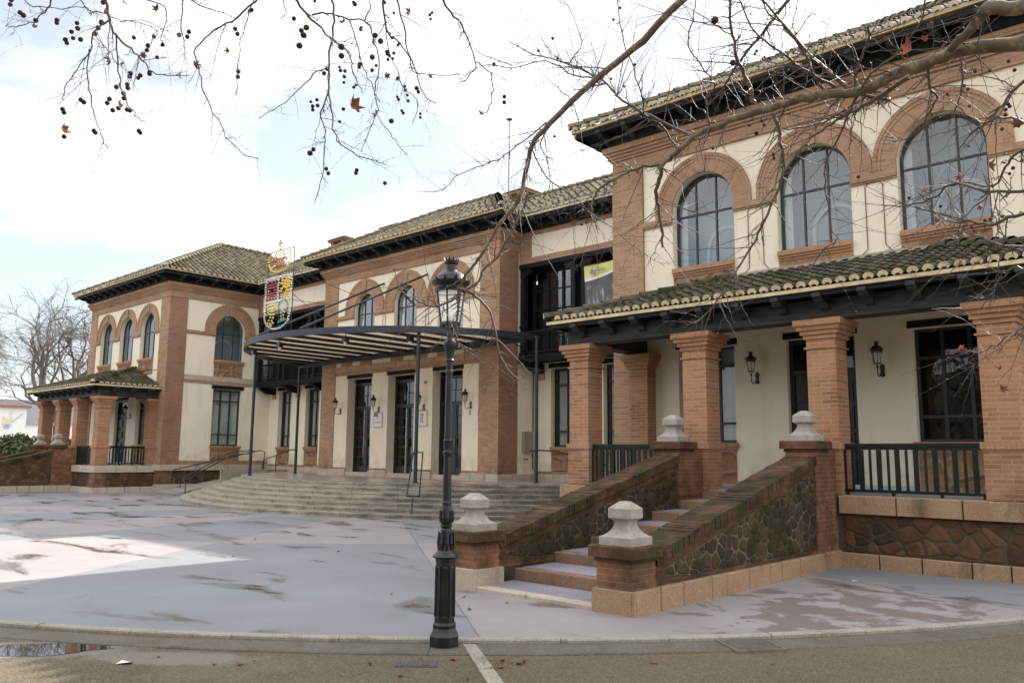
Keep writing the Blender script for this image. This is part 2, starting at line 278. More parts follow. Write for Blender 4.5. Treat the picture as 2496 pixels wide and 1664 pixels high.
# ---------------------------------------------------------------- mesh builder
class MB:
    def __init__(s,T=None): s.v=[];s.f=[];s.uv=[];s.r=[];s.T=T;s.sm=False
    def add(s,vs,fs,uvs=None,rnd=None):
        o=len(s.v)
        for p in vs:
            p=tuple(p); s.v.append(s.T(p) if s.T else p)
        for i,f in enumerate(fs):
            s.f.append(tuple(o+k for k in f)); s.uv.append(uvs[i] if uvs else None); s.r.append(rnd if rnd is not None else 0.5)
    def box(s,x0,x1,y0,y1,z0,z1):
        s.add([(x0,y0,z0),(x1,y0,z0),(x1,y1,z0),(x0,y1,z0),(x0,y0,z1),(x1,y0,z1),(x1,y1,z1),(x0,y1,z1)],[(0,3,2,1),(4,5,6,7),(0,1,5,4),(1,2,6,5),(2,3,7,6),(3,0,4,7)])
    def bbox(s,x0,x1,y0,y1,z0,z1,b=.01):
        # box with chamfered vertical and top edges
        def ring(z,d): return [(x0+d+b,y0+d,z),(x1-d-b,y0+d,z),(x1-d,y0+d+b,z),(x1-d,y1-d-b,z),(x1-d-b,y1-d,z),(x0+d+b,y1-d,z),(x0+d,y1-d-b,z),(x0+d,y0+d+b,z)]
        vs=ring(z0,0)+ring(z1-b,0)+ring(z1,b); fs=[(i,(i+1)%8,8+(i+1)%8,8+i) for i in range(8)]+[(8+i,8+(i+1)%8,16+(i+1)%8,16+i) for i in range(8)]+[tuple(range(16,24)),tuple(range(7,-1,-1))]
        s.add(vs,fs)
    def quad(s,a,b,c,d,uv=None): s.add([a,b,c,d],[(0,1,2,3)],[uv] if uv else None)
    def prism(s,poly,ax,a,b):
        # poly: 2D outline, extruded along axis ax ('x','y','z') from a to b
        def m(p,t): return {'x':(t,p[0],p[1]),'y':(p[0],t,p[1]),'z':(p[0],p[1],t)}[ax]
        n=len(poly); vs=[m(p,a) for p in poly]+[m(p,b) for p in poly]
        fs=[(i,(i+1)%n,n+(i+1)%n,n+i) for i in range(n)]
        tri=tessellate_polygon([[Vector((p[0],p[1],0)) for p in poly]])
        fs+=[tuple(t) for t in tri]+[tuple(n+k for k in reversed(t)) for t in tri]
        s.add(vs,fs)
    def panel(s,outer,holes,m,depth=0,back=None):
        # flat sheet with openings, m maps (u,z,d) to 3D; openings get reveals of the given depth
        loops=[outer]+holes; pts=[p for l in loops for p in l]
        tri=tessellate_polygon([[Vector((p[0],p[1],0)) for p in l] for l in loops])
        s.add([m(p[0],p[1],0) for p in pts],[tuple(t) for t in tri])
        if depth:
            for h in holes:
                for i in range(len(h)):
                    p,q=h[i],h[(i+1)%len(h)]; s.add([m(p[0],p[1],0),m(q[0],q[1],0),m(q[0],q[1],depth),m(p[0],p[1],depth)],[(0,1,2,3)])
    def lathe(s,prof,c=(0,0,0),n=24,rot=0,flut=None):
        vs=[];fs=[]
        for (r,z) in prof:
            for k in range(n):
                a=rot+2*PI*k/n; rr=r*(1 if not flut or k%2 else flut); vs.append((c[0]+rr*math.cos(a),c[1]+rr*math.sin(a),c[2]+z))
        for i in range(len(prof)-1):
            for k in range(n): fs.append((i*n+k,i*n+(k+1)%n,(i+1)*n+(k+1)%n,(i+1)*n+k))
        fs+= [tuple(range(n-1,-1,-1)),tuple((len(prof)-1)*n+k for k in range(n))]
        s.add(vs,fs)
    def tube(s,pts,r,n=6,cap=True):
        pts=[Vector(p) for p in pts]; m=len(pts); rs=r if isinstance(r,(list,tuple)) else [r]*m
        vs=[];fs=[];ref=None
        for i,p in enumerate(pts):
            d=(pts[min(i+1,m-1)]-pts[max(i-1,0)])
            if d.length<1e-9: d=Vector((0,0,1))
            d.normalize()
            if ref is None: ref=d.orthogonal().normalized()
            a=ref-d*ref.dot(d); a=a.normalized() if a.length>1e-5 else d.orthogonal().normalized(); ref=a; b=d.cross(a)
            for k in range(n): t=2*PI*k/n; vs.append(p+a*(rs[i]*math.cos(t))+b*(rs[i]*math.sin(t)))
        for i in range(m-1):
            for k in range(n): fs.append((i*n+k,i*n+(k+1)%n,(i+1)*n+(k+1)%n,(i+1)*n+k))
        if cap and n>3: fs+=[tuple(range(n)),tuple((m-1)*n+k for k in range(n-1,-1,-1))]
        s.add(vs,fs)
    def sphere(s,c,r,n=8,m=6):
        prof=[(max(r*math.sin(PI*i/m),1e-4),-r*math.cos(PI*i/m)) for i in range(m+1)]; s.lathe(prof,c,n)
    def build(s,name,m,parent=None,smooth=False):
        me=bpy.data.meshes.new(name); me.from_pydata([tuple(p) for p in s.v],[],s.f); me.update()
        uv=me.uv_layers.new(name='UVMap').data; at=me.attributes.new('rnd','FLOAT','FACE').data
        for i,p in enumerate(me.polygons):
            at[i].value=s.r[i]; n=p.normal; e=s.uv[i]
            if abs(n.z)>.75: fn=lambda c:(c.x,c.y)
            else:
                q=math.hypot(n.x,n.y) or 1; tx,ty=-n.y/q,n.x/q
                if abs(tx)>.98: fn=lambda c:(c.x,c.z)
                elif abs(ty)>.98: fn=lambda c:(c.y+.12,c.z)
                else: fn=lambda c:(c.x*tx+c.y*ty,c.z)
            for j,li in enumerate(p.loop_indices): uv[li].uv=e[j] if e else fn(me.vertices[me.loops[li].vertex_index].co)
        if smooth:
            for p in me.polygons: p.use_smooth=True
        if m: me.materials.append(MT[m] if isinstance(m,str) else m)
        o=bpy.data.objects.new(name,me); COL.objects.link(o)
        if parent: link(o,parent)
        return o
def link(o,p,keep=True):
    o.parent=p; o.matrix_parent_inverse=Matrix.Translation(-world_loc(p)) if keep else Matrix.Identity(4)
    return o
def world_loc(p):
    # every rooted Empty sits unrotated when its parts are built; parts themselves stay at the world origin
    return Vector(p.location) if p.type=='EMPTY' else Vector((0,0,0))
def empty(name,loc): o=bpy.data.objects.new(name,None); o.empty_display_size=.2; o.location=loc; COL.objects.link(o); return o
def tag(o,label,cat,group=None,kind=None):
    o['label']=label; o['category']=cat
    if group: o['group']=group
    if kind: o['kind']=kind
    return o
def struct(o): o['kind']='structure'; return o
def inst(src,parent,loc=(0,0,0),rz=0,sx=1):
    # a copy of one part (with its sub-parts) in its parent's space
    o=src.copy(); COL.objects.link(o); o.parent=parent; o.matrix_parent_inverse=Matrix.Translation(-world_loc(parent)); o.location=loc; o.rotation_euler=(0,0,rz); o.scale=(sx,1,1)
    for ch in src.children:
        d=ch.copy(); COL.objects.link(d); d.parent=o; d.matrix_parent_inverse=Matrix.Identity(4)
    return o
def copy_tree(o,loc,rz=None):
    r=o.copy(); COL.objects.link(r); r.location=loc
    if rz is not None: r.rotation_euler=(0,0,rz)
    for ch in o.children:
        d=ch.copy(); COL.objects.link(d); d.parent=r
        for g in ch.children:
            e=g.copy(); COL.objects.link(e); e.parent=d
    return r
def hidefirst(o): bpy.data.objects.remove(o)
# ================================================================ BUILDING
BLD=empty('town_building',(0,3.2,0)); tag(BLD,'long two storey brick and cream plaster building with tiled hip roofs and arched windows','building')
A,B=11.586,4.789; ZS=7.06   # pavilion inner corner, centre block half width, arch springing
def arc(cx,cz,r,a0,a1,n): return [(cx+r*math.cos(a0+(a1-a0)*i/n),cz+r*math.sin(a0+(a1-a0)*i/n)) for i in range(n+1)]
def arch_hole(c,wd,z0,zs=ZS): 
    r=wd/2; return [(c-r,z0),(c+r,z0)]+arc(c,zs,r,0,PI,20)
def rect(x0,x1,z0,z1): return [(x0,z0),(x1,z0),(x1,z1),(x0,z1)]
def front(Y): return lambda u,z,d: (u,Y+d,z)
def arch_band(mb,m,c,r0,r1,proud,zs=ZS,imp=6.922):
    # brick voussoir ring on stilted jambs down to the impost, with a raised outer moulding and keystone
    n=24
    def seg(ra,rb,d0,a0,a1,z=zs):
        vs=[];fs=[];uvs=[]
        k=max(2,int(n*(a1-a0)/PI))
        for i in range(k+1):
            a=a0+(a1-a0)*i/k
            for r,d in ((ra,0.0),(ra,-d0),(rb,-d0),(rb,0.0)): vs.append(m(c+r*math.cos(a),z+r*math.sin(a),d))
        for i in range(k):
            o=4*i; A0=(a0+(a1-a0)*i/k)*1.0; A1=(a0+(a1-a0)*(i+1)/k)*1.0
            for q in range(3):
                fs.append((o+q,o+q+1,o+5+q,o+4+q)); 
                if q==1: uvs.append([(ra,A0),(rb,A0),(rb,A1),(ra,A1)])
                else: uvs.append([(0,A0),(d0,A0),(d0,A1),(0,A1)])
        mb.add(vs,fs,uvs)
        for e in (0,4*k): mb.add([vs[e+q] for q in range(4)],[(0,1,2,3)])
    seg(r0,r1-.14,proud,0,PI); seg(r1-.14,r1-.07,proud+.014,0,PI); seg(r1-.07,r1,proud+.03,0,PI)
    for sg in (-1,1):
        for a,b,d in ((r0,r1-.14,proud),(r1-.14,r1-.07,proud+.014),(r1-.07,r1,proud+.03)):
            x0,x1=sorted((c+sg*a,c+sg*b)); q=[m(x0,imp,0),m(x1,imp,0),m(x1,zs,0),m(x0,zs,0)]+[m(x0,imp,-d),m(x1,imp,-d),m(x1,zs,-d),m(x0,zs,-d)]
            mb.add(q,[(4,5,6,7),(0,3,7,4),(1,2,6,5)])
    # keystone
    q=[]
    for d in (0,-(proud+.04)):
        for a,r in ((PI/2-.17,r0-.0),(PI/2+.17,r0-.0),(PI/2+.12,r1+.01),(PI/2-.12,r1+.01)): q.append(m(c+r*math.cos(a)*(.8 if r<1 else 1),zs+r*math.sin(a),d))
    mb.add(q,[(4,5,6,7),(0,1,5,4),(1,2,6,5),(2,3,7,6),(3,0,4,7)])
def mbox(mb,m,u0,u1,z0,z1,d0,d1):
    p=[m(u,z,d) for d in (d0,d1) for (u,z) in ((u0,z0),(u1,z0),(u1,z1),(u0,z1))]
    mb.add(p,[(0,3,2,1),(4,5,6,7),(0,1,5,4),(1,2,6,5),(2,3,7,6),(3,0,4,7)])
# ---- shared window and door pieces, built at the origin (x along the wall, y into it, z up)
def arch_window(wd,z0,zs,dep):
    r=wd/2; f=MB(); t=.045
    out=arch_hole(0,wd-.01,z0,zs); inn=[(-r+t,z0+t),(r-t,z0+t)]+arc(0,zs,r-t,0,PI,20)
    for y0,y1 in ((dep,dep+.06),):
        f.panel(out,[inn],lambda u,z,d:(u,y0+d,z),.06)
    zt=6.92
    for x in (-wd/6,wd/6):
        zz=zs+math.sqrt((r-t)**2-x*x); f.box(x-.018,x+.018,dep+.005,dep+.05,z0+t,zz)
    f.box(-r+t,r-t,dep+.003,dep+.052,zt-.02,zt+.02)
    fr=f.build('window','frame')
    g=MB(); g.panel(arch_hole(0,wd-.03,z0+.01,zs),[],lambda u,z,d:(u,dep+.03+d,z)); link(g.build('glass','glass'),fr)
    c=MB(); c.quad((-r-.2,dep+.75,z0-.3),(r+.2,dep+.75,z0-.3),(r+.2,dep+.75,zs+r+.1),(-r-.2,dep+.75,zs+r+.1)); 
    c.quad((-r-.2,dep+.75,z0-.3),(-r-.2,dep+.1,z0-.3),(-r-.2,dep+.1,zs+r+.1),(-r-.2,dep+.75,zs+r+.1)); c.quad((r+.2,dep+.75,z0-.3),(r+.2,dep+.1,z0-.3),(r+.2,dep+.1,zs+r+.1),(r+.2,dep+.75,zs+r+.1))
    c.quad((-r-.2,dep+.1,zs+r+.1),(r+.2,dep+.1,zs+r+.1),(r+.2,dep+.75,zs+r+.1),(-r-.2,dep+.75,zs+r+.1)); c.quad((-r-.2,dep+.1,z0-.3),(r+.2,dep+.1,z0-.3),(r+.2,dep+.75,z0-.3),(-r-.2,dep+.75,z0-.3))
    link(c.build('room_recess','room'),fr)
    ia=MB(); P=arc(.12,z0+.55,.42,0,PI,14); Q=arc(.12,z0+.55,.50,0,PI,14); ia.add([(x,dep+.70,z) for x,z in P]+[(x,dep+.70,z) for x,z in Q],[(i,i+1,16+i,15+i) for i in range(14)]); ia.box(-.38,-.30,dep+.69,dep+.71,z0-.2,z0+.55); ia.box(.54,.62,dep+.69,dep+.71,z0-.2,z0+.55); ia.quad((-r-.15,dep+.2,z0-.1),(-r+.16,dep+.2,z0-.1),(-r+.16,dep+.2,zs+.3),(-r-.15,dep+.2,zs+.3)); link(ia.build('inner_arch','white'),fr)
    s=MB(); s.box(-r+.001,r-.001,-.10,dep-.002,z0-.10,z0-.002); s.box(-r+.001,r-.001,-.07,-.001,z0-.15,z0-.102); s.box(-r+.001,r-.001,-.04,-.001,z0-.2,z0-.152); link(s.build('sill','brick_soldier_light'),fr)
    return fr
MT['brick_soldier_light']=brickmat('brick_sill',(.42,.22,.13),(.34,.165,.10),(.40,.28,.19),soldier=True)
def rect_window(wd,z0,z1,dep,curt='curtain',mull=3,sill=True,bars=(.2,.8)):
    r=wd/2; f=MB(); t=.05; h=z1-z0
    f.panel(rect(-r+.004,r-.004,z0+.004,z1-.004),[rect(-r+t,r-t,z0+t,z1-t)],lambda u,z,d:(u,dep+d,z),.07)
    for i in range(1,mull):
        x=-r+wd*i/mull; th=.03 if mull==3 else .02; f.box(x-th,x+th,dep+.004,dep+.06,z0+t,z1-t)
    for k in bars: f.box(-r+t,r-t,dep+.002,dep+.062,z0+h*k-.025,z0+h*k+.025)
    fr=f.build('window','frame')
    g=MB(); g.quad((-r+.02,dep+.035,z0+.02),(r-.02,dep+.035,z0+.02),(r-.02,dep+.035,z1-.02),(-r+.02,dep+.035,z1-.02)); link(g.build('glass','glass_low'),fr)
    b=MB(); b.quad((-r,dep+.6,z0),(r,dep+.6,z0),(r,dep+.6,z1),(-r,dep+.6,z1))
    for x in (-r,r): b.quad((x,dep+.08,z0),(x,dep+.6,z0),(x,dep+.6,z1),(x,dep+.08,z1))
    b.quad((-r,dep+.08,z1),(r,dep+.08,z1),(r,dep+.6,z1),(-r,dep+.6,z1)); link(b.build('room_recess','dark'),fr)
    if curt:
        q=MB(); n=60; vs=[]
        for i in range(n+1):
            x=-r+.03+(wd-.06)*i/n; y=dep+.14+.02*math.sin(i*1.35)+.008*math.sin(i*.5); vs+=[(x,y,z0+.06),(x,y,z1-.03)]
        q.add(vs,[(2*i,2*i+2,2*i+3,2*i+1) for i in range(n)]); link(q.build('curtain',curt),fr)
    if sill:
        s=MB(); s.box(-r-.05,r+.05,-.09,dep-.002,z0-.09,z0-.001); s.box(-r-.03,r+.03,-.06,-.001,z0-.14,z0-.092); s.box(-r-.01,r+.01,-.035,-.001,z0-.19,z0-.142); link(s.build('sill','brick_soldier_light'),fr)
    return fr
def put(src,x,y,z=0,rz=0): return inst(src,BLD,(x,y,z),rz)
UPW=arch_window(1.46,5.73,ZS,.16); UPC=arch_window(1.26,5.73,ZS,.16)
LOW=rect_window(1.30,1.94,3.94,.17)
SLIM=rect_window(.92,1.92,4.42,.2,mull=2)
# ---- brackets
def bracket_mesh(L,h,wd,name,m):
    # carved joist end, points to -y from y=0
    pr=[(0,0),(0,-h),(-L*.30,-h),(-L*.42,-h*.86),(-L*.50,-h*.55),(-L*.66,-h*.62),(-L*.82,-h*.55),(-L*.93,-h*.30),(-L,-h*.28),(-L,0)]
    b=MB(); b.prism(pr,'x',-wd/2,wd/2); return b.build(name,m)
BRK=bracket_mesh(.62,.25,.12,'eave_bracket','beam'); RAF=bracket_mesh(.54,.24,.13,'rafter_end','beam')
# ---- tiled slopes
def tile_row(mb,p,s,n,u,L,pitch,r,tl,s0=0):
    k=max(1,int(math.ceil((L-s0)/tl-.2))); off=0
    for i in range(k):
        a=s0+(L-s0)*i/k-(.03 if i else 0); b=s0+(L-s0)*(i+1)/k
        r0=r*random.uniform(.98,1.04); r1=r*.90; lift=.011; jx=random.uniform(-.005,.005); vs=[]
        for (t,rr,l) in ((a,r0,lift),(b,r1,0)):
            for q in range(7):
                an=PI*q/6; vs.append(p+s*t+u*(rr*math.cos(an)+jx)+n*(rr*math.sin(an)*.92+l))
        rnd=random.random()
        mb.add(vs,[(q,q+1,8+q,7+q) for q in range(6)],None,rnd)
def plug(mb,p,s,n,u,r):
    # mortar crescent closing the tile mouth
    c=p-s*.012; vs=[]; ro=r*1.0; ri=r*.52; low=-.016
    for q in range(9):
        an=PI*q/8; vs.append(c+u*(ro*math.cos(an))+n*(ro*.92*math.sin(an)+.018)); vs.append(c+u*(ri*math.cos(an))+n*(ri*math.sin(an)*.9+low))
    mb.add(vs,[(2*i,2*i+1,2*i+3,2*i+2) for i in range(8)])
def slope(mbt,mbm,p0,p1,sdir,lenf,pitch=.26,r=.086,tl=.36,startf=None,ends=True):
    # p0->p1 eave line, sdir unit vector up the slope, lenf(u) slope length at distance u along the eave
    p0=Vector(p0);p1=Vector(p1);L=(p1-p0).length;u=(p1-p0)/L;s=Vector(sdir).normalized();n=u.cross(s); 
    if n.z<0: n=-n
    k=int(L/pitch); pt=L/k
    for i in range(k):
        uu=(i+.5)*pt; ln=lenf(uu); st=startf(uu) if startf else 0
        if ln-st<.12: continue
        p=p0+u*uu; tile_row(mbt,p,s,n,u,ln,pt,r,tl,st)
        if ends and st<=0: plug(mbm,p,s,n,u,r)
    # channel bed under the cover tiles
    vs=[];m=40
    for i in range(m+1):
        uu=L*i/m; a=startf(uu) if startf else 0; vs+=[p0+u*uu+s*min(a,max(lenf(uu),a))-n*.035,p0+u*uu+s*max(lenf(uu),a)-n*.035]
    mbt.add(vs,[(2*i,2*i+2,2*i+3,2*i+1) for i in range(m)],None,-.6)
    return u,s,n
def hip(mb,mm,a,b,r=.12):
    a=Vector(a);b=Vector(b);d=(b-a);L=d.length;d/=L;k=max(2,int(L/.38)); side=d.cross(Vector((0,0,1))).normalized(); n=side.cross(d)
    for i in range(k):
        vs=[]
        for (t,rr,l) in ((L*i/k-.02,r*1.08,.05),(L*(i+1)/k,r*.9,.03)):
            for q in range(7): an=PI*q/6; vs.append(a+d*t+side*(rr*math.cos(an))+n*(rr*math.sin(an)+l))
        mb.add(vs,[(q,q+1,8+q,7+q) for q in range(6)],None,random.random()*.5+.5)
    if mm: 
        vs=[a-d*.03+side*(r*1.02*math.cos(PI*q/8))+n*(r*1.02*math.sin(PI*q/8)+.05) for q in range(9)]; mm.add(vs,[tuple(range(9))])
def eave_band(mm,p0,p1,out,z,h=.07,t=.10):
    # strip of bedding mortar that the eave tiles sit in
    p0=Vector(p0);p1=Vector(p1);o=Vector(out)
    a=[p0-o*.0+Vector((0,0,0)),p1,p1-o*t,p0-o*t]
    mm.add([Vector((q.x,q.y,z-h)) for q in a]+[Vector((q.x,q.y,z)) for q in a],[(0,3,2,1),(4,5,6,7),(0,1,5,4),(1,2,6,5),(2,3,7,6),(3,0,4,7)])
TAN=.545; CS=1/math.hypot(1,TAN); SN=TAN*CS; ZE=9.32; EV=.73
def moulding(mb,m,u0,u1,z0,z1,steps,ret0=0,ret1=0):
    pass
def cornice(mb,pts):
    # stepped brick cornice along an open polyline pts [(x,y)...] with outward normals to the right of travel
    steps=[(8.28,8.33,.055),(8.33,8.56,.03),(8.56,8.62,.07),(8.62,8.69,.11),(8.69,8.76,.15),(8.76,8.9,.20)]
    for z0,z1,d in steps:
        off=[]
        n=len(pts)
        for i,p in enumerate(pts):
            p=Vector(p); ns=[]
            for j,k in ((i-1,i),(i,i+1)):
                if 0<=j and k<n:
                    e=(Vector(pts[k])-Vector(pts[j])).normalized(); ns.append(Vector((e.y,-e.x)))
            if len(ns)==1: o=ns[0]*d
            else: o=(ns[0]+ns[1])*d
            off.append(p+o)
        vs=[]
        for p,q in zip(pts,off): vs+=[(p[0],p[1],z0),(q.x,q.y,z0),(q.x,q.y,z1),(p[0],p[1],z1)]
        fs=[]
        for i in range(n-1):
            o=4*i; fs+=[(o,o+4,o+5,o+1),(o+1,o+5,o+6,o+2),(o+2,o+6,o+7,o+3)]
        fs+=[(0,1,2,3),(4*n-4,4*n-1,4*n-2,4*n-3)]
        mb.add(vs,fs)
def stone_course(mb,path,z0,z1,proud,bl=.75,gap=.014,bev=.012,seed=1):
    # separate dressed blocks along a polyline, outward normal right of travel
    rr=random.Random(seed)
    for (a,b) in zip(path[:-1],path[1:]):
        a=Vector(a);b=Vector(b);d=b-a;L=d.length;d/=L;nrm=Vector((d.y,-d.x)); t=0
        k=max(1,round(L/bl)); cuts=[0]+[L*(i+rr.uniform(-.18,.18))/k for i in range(1,k)]+[L]
        for s0,s1 in zip(cuts[:-1],cuts[1:]):
            e0=0 if s0==0 else gap/2; e1=0 if s1==L else gap/2
            pr=proud+rr.uniform(-.004,.004); s0_=s0+e0-(0 if s0 else -0.0); s1_=s1-e1
            if s0==0: s0_=0
            if s1==L: s1_=L+proud*0
            def P(s,dd,z): q=a+d*s+nrm*dd; return (q.x,q.y,z)
            vs=[P(s0_,-.05,z0),P(s1_,-.05,z0),P(s1_,pr,z0),P(s0_,pr,z0)]
            vs+=[P(s0_,-.05,z1),P(s1_,-.05,z1),P(s1_-bev*.3,pr-bev,z1),P(s0_+bev*.3,pr-bev,z1),P(s0_+bev,pr,z1-bev),P(s1_-bev,pr,z1-bev),P(s0_+bev,pr,z0),P(s1_-bev,pr,z0),P(s0_,pr-bev,z0),P(s1_,pr-bev,z0),P(s0_,pr-bev,z1-bev*.3),P(s1_,pr-bev,z1-bev*.3)]
            mb.add(vs,[(10,11,9,8),(8,9,6,7),(4,5,6,7)[::-1],(12,10,8,7),(11,13,6,9),(0,12,7,4),(13,1,5,6)])
        # corner filler keeps outer corners closed
    for i in range(1,len(path)-1):
        a,p,b=Vector(path[i-1]),Vector(path[i]),Vector(path[i+1]); e0=(p-a).normalized();e1=(b-p).normalized()
        if e0.x*e1.y-e0.y*e1.x>0:
            n0=Vector((e0.y,-e0.x));n1=Vector((e1.y,-e1.x)); q=proud-.002
            c=[p,p+n0*q,p+(n0+n1)*q,p+n1*q]; mb.add([(v.x,v.y,z0) for v in c]+[(v.x,v.y,z1-.003) for v in c],[(4,5,6,7),(0,1,5,4),(1,2,6,5),(2,3,7,6),(3,0,4,7)])
def clip(P,a,b,c):
    # keep the side a*u+b*v<=c of a convex polygon
    o=[]
    for i in range(len(P)):
        p,q=P[i],P[(i+1)%len(P)]; dp=a*p[0]+b*p[1]-c; dq=a*q[0]+b*q[1]-c
        if dp<=0: o.append(p)
        if (dp<0)!=(dq<0) and abs(dp-dq)>1e-9: t=dp/(dp-dq); o.append((p[0]+(q[0]-p[0])*t,p[1]+(q[1]-p[1])*t))
    return o
def rubble_stones(mb,region,m,su,sv,gap,seed):
    # fieldstones packed into a convex outline; m maps (u,v,d) to 3D with d measured into the wall
    rr=random.Random(seed); us=[p[0] for p in region]; vs_=[p[1] for p in region]; pts=[]; k=0; v=min(vs_)-sv*.3
    while v<max(vs_)+sv:
        u=min(us)-su+(su*.5 if k%2 else 0)
        while u<max(us)+su: pts.append((u+rr.uniform(-.48,.48)*su,v+rr.uniform(-.46,.46)*sv)); u+=su*rr.choice((.75,1,1,1.3))
        v+=sv; k+=1
    for i,p in enumerate(pts):
        C=region
        for j,q in enumerate(pts):
            if i==j or abs(p[0]-q[0])>3*su or abs(p[1]-q[1])>3*sv: continue
            a,b=q[0]-p[0],(q[1]-p[1])*(su/sv)**.5; a,b=q[0]-p[0],q[1]-p[1]; C=clip(C,a,b,(a*(p[0]+q[0])+b*(p[1]+q[1]))/2)
            if len(C)<3: break
        if len(C)<3: continue
        cu=sum(c[0] for c in C)/len(C); cv=sum(c[1] for c in C)/len(C); rad=sum(math.hypot(c[0]-cu,c[1]-cv) for c in C)/len(C)
        if rad<.035: continue
        g=gap*rr.uniform(.6,1.7); f=max(.35,1-g/rad); C=[(cu+(c[0]-cu)*f,cv+(c[1]-cv)*f) for c in C]
        for _ in range(2): C=[q for a,b in zip(C,C[1:]+C[:1]) for q in ((a[0]*.84+b[0]*.16,a[1]*.84+b[1]*.16),(a[0]*.16+b[0]*.84,a[1]*.16+b[1]*.84))]
        d=rr.uniform(.005,.014); n=len(C); vs=[m(a,b,.004) for a,b in C]+[m(cu+(a-cu)*.93,cv+(b-cv)*.93,-d*.75) for a,b in C]+[m(cu+(a-cu)*.7,cv+(b-cv)*.7,-d+rr.uniform(-.003,.003)) for a,b in C]+[m(cu,cv,-d)]
        mb.add(vs,[(q+i_,q+(i_+1)%n,q+n+(i_+1)%n,q+n+i_) for q in (0,n) for i_ in range(n)]+[(2*n+i_,2*n+(i_+1)%n,3*n) for i_ in range(n)],None,rr.random())
# ---------------------------------------------------------------- pavilion (right-hand coordinates, mirrored by s)
def pavilion(s,Wd,wins,cols,Xe,stair):
    T=lambda p:(s*p[0],p[1],p[2]); mb=lambda:MB(T); F=lambda u,z,d:(u,d,z); SIDE=lambda u,z,d:(A+d,u,z)
    X0,X1=A,A+Wd; DEP=11.5
    # plaster body
    wl=mb(); holes=[arch_hole(c,1.48,5.73) for c in wins]
    lows=[rect(c-.66,c+.66,1.94 if i!=1 else 1.085,3.94) for i,c in enumerate(wins)]
    wl.panel(rect(X0,X1,1.07,8.9),holes+lows,F,.2)
    sh=[arch_hole(2.81,1.40,5.73),rect(2.16,3.54,1.94,4.42)]
    wl.panel(rect(0,4.98,.9,8.9),sh,SIDE,.2); wl.quad((X0,4.98,.9),(X0,DEP,.9),(X0,DEP,8.9),(X0,4.98,8.9))
    wl.quad((X1,0,0),(X1,DEP,0),(X1,DEP,8.9),(X1,0,8.9)); wl.quad((X0,DEP,0),(X1,DEP,0),(X1,DEP,8.9),(X0,DEP,8.9))
    W=wl.build('wall','plaster',BLD)
    # brick corner piers, strings
    pr=.035
    for q in ((X0-pr,X0+.81,-pr,.1,1.07,8.28),(X1-.75,X1+pr,-pr,.1,1.07,8.28),(X1-.1,X1+pr,.1,.77,1.07,8.28),(X0-pr,X0+.05,4.17,4.98,7.7,8.275)):
        b=mb(); b.box(*q); link(b.build('corner_pier','brick'),W)
    sd=mb(); sd.box(X0-pr-.003,X0+.1,-pr+.002,.77,1.075,8.275); link(sd.build('corner_pier_side_shade','brick_side_shade'),W);  # side face of the pier, its shade painted as darker brick
    c=mb(); pts=[(X0,4.2),(X0,0),(X1,0),(X1,4)]; cornice(c,[(X0,4.2),(X0,0),(X1,0),(X1,4)]); link(c.build('cornice','brick'),W)
    r1=min(wins[1]-wins[0],wins[2]-wins[1])/2-.006
    for cx in wins:
        a=mb(); arch_band(a,F,cx,.74,r1,.03); link(a.build('window_arch','brick'),W)
    a=mb(); arch_band(a,SIDE,2.81,.70,1.22,.03); link(a.build('window_arch','brick'),W)
    t=mb(); e=[X0+.81]+[q for cx in wins for q in (cx-.74,cx+.74)]+[X1-.75]
    for Fm,u0,u1 in [(F,e[i],e[i+1]) for i in range(0,len(e),2)]+[(SIDE,.77,2.11),(SIDE,3.51,4.17)]: t=mb(); mbox(t,Fm,u0,u1,6.80,6.92,-.06,.0); mbox(t,Fm,u0,u1,6.76,6.7995,-.035,0); link(t.build('impost_string','brick'),W)
    for q in [(F,cx-.73,cx+.73,5.0,5.53,-.02) for cx in wins]+[(SIDE,2.12,3.5,4.99,5.53,-.02),(SIDE,2.16,3.54,1.30,1.75,-.015)]+[(F,wins[i]-.65,wins[i]+.65,1.1,1.75,-.015) for i in (0,2)]:
        ap=mb(); mbox(ap,*q,0); link(ap.build('apron','apron'),W)
    st=mb(); stone_course(st,[(X0,4.98),(X0,.78)],4.76,4.98,.03,.85,seed=4); link(st.build('stone_band','granite'),W)
    for q in ((SIDE,.77,4.98,4.62,4.76,-.02),(SIDE,.77,4.98,1.10,1.29,-.03),(F,X0+.81,X1-.75,5.15,5.18,-.02)): br=mb(); mbox(br,*q,0); link(br.build('brick_band','brick'),W)
    # shutter heads / lintels of dark timber
    for q in [(F,cx-.72,cx+.72,3.95,4.08,-.02,.06) for cx in wins]+[(SIDE,2.08,3.62,4.43,4.60,-.03,.05)]: ln=mb(); mbox(ln,*q); link(ln.build('lintel','wood'),W)
    # windows
    for cx in wins: put(UPW,s*cx,0)
    rz=PI/2 if s<0 else -PI/2
    put(UPW,s*A,2.81,0,rz); put(LOWS,s*A,2.85,0,rz)
    for i in (0,2): put(LOWD if (i==2 and s>0) else LOW,s*wins[i],0)
    put(PDOOR,s*wins[1],0)
    # plinth round the pavilion
    pl=mb(); pl.box(X0,X1,0,DEP,-.2,1.08); P=pl.build('plinth','rubble',BLD)
    for z0,z1,dd,bl,nm in ((.88,1.12,.09,.8,'plinth_ledge'),(-.1,.31,.07,.7,'plinth_base')): g=mb(); stone_course(g,[(X0,5.4),(X0,0),(X0+.9,0)],z0,z1,dd,bl,seed=7); link(g.build(nm,'granite'),P)
    q=mb(); q.box(X0-.045,X0+.5,-.045,.5,.31,.88); link(q.build('plinth_corner','brick_pier'),P)
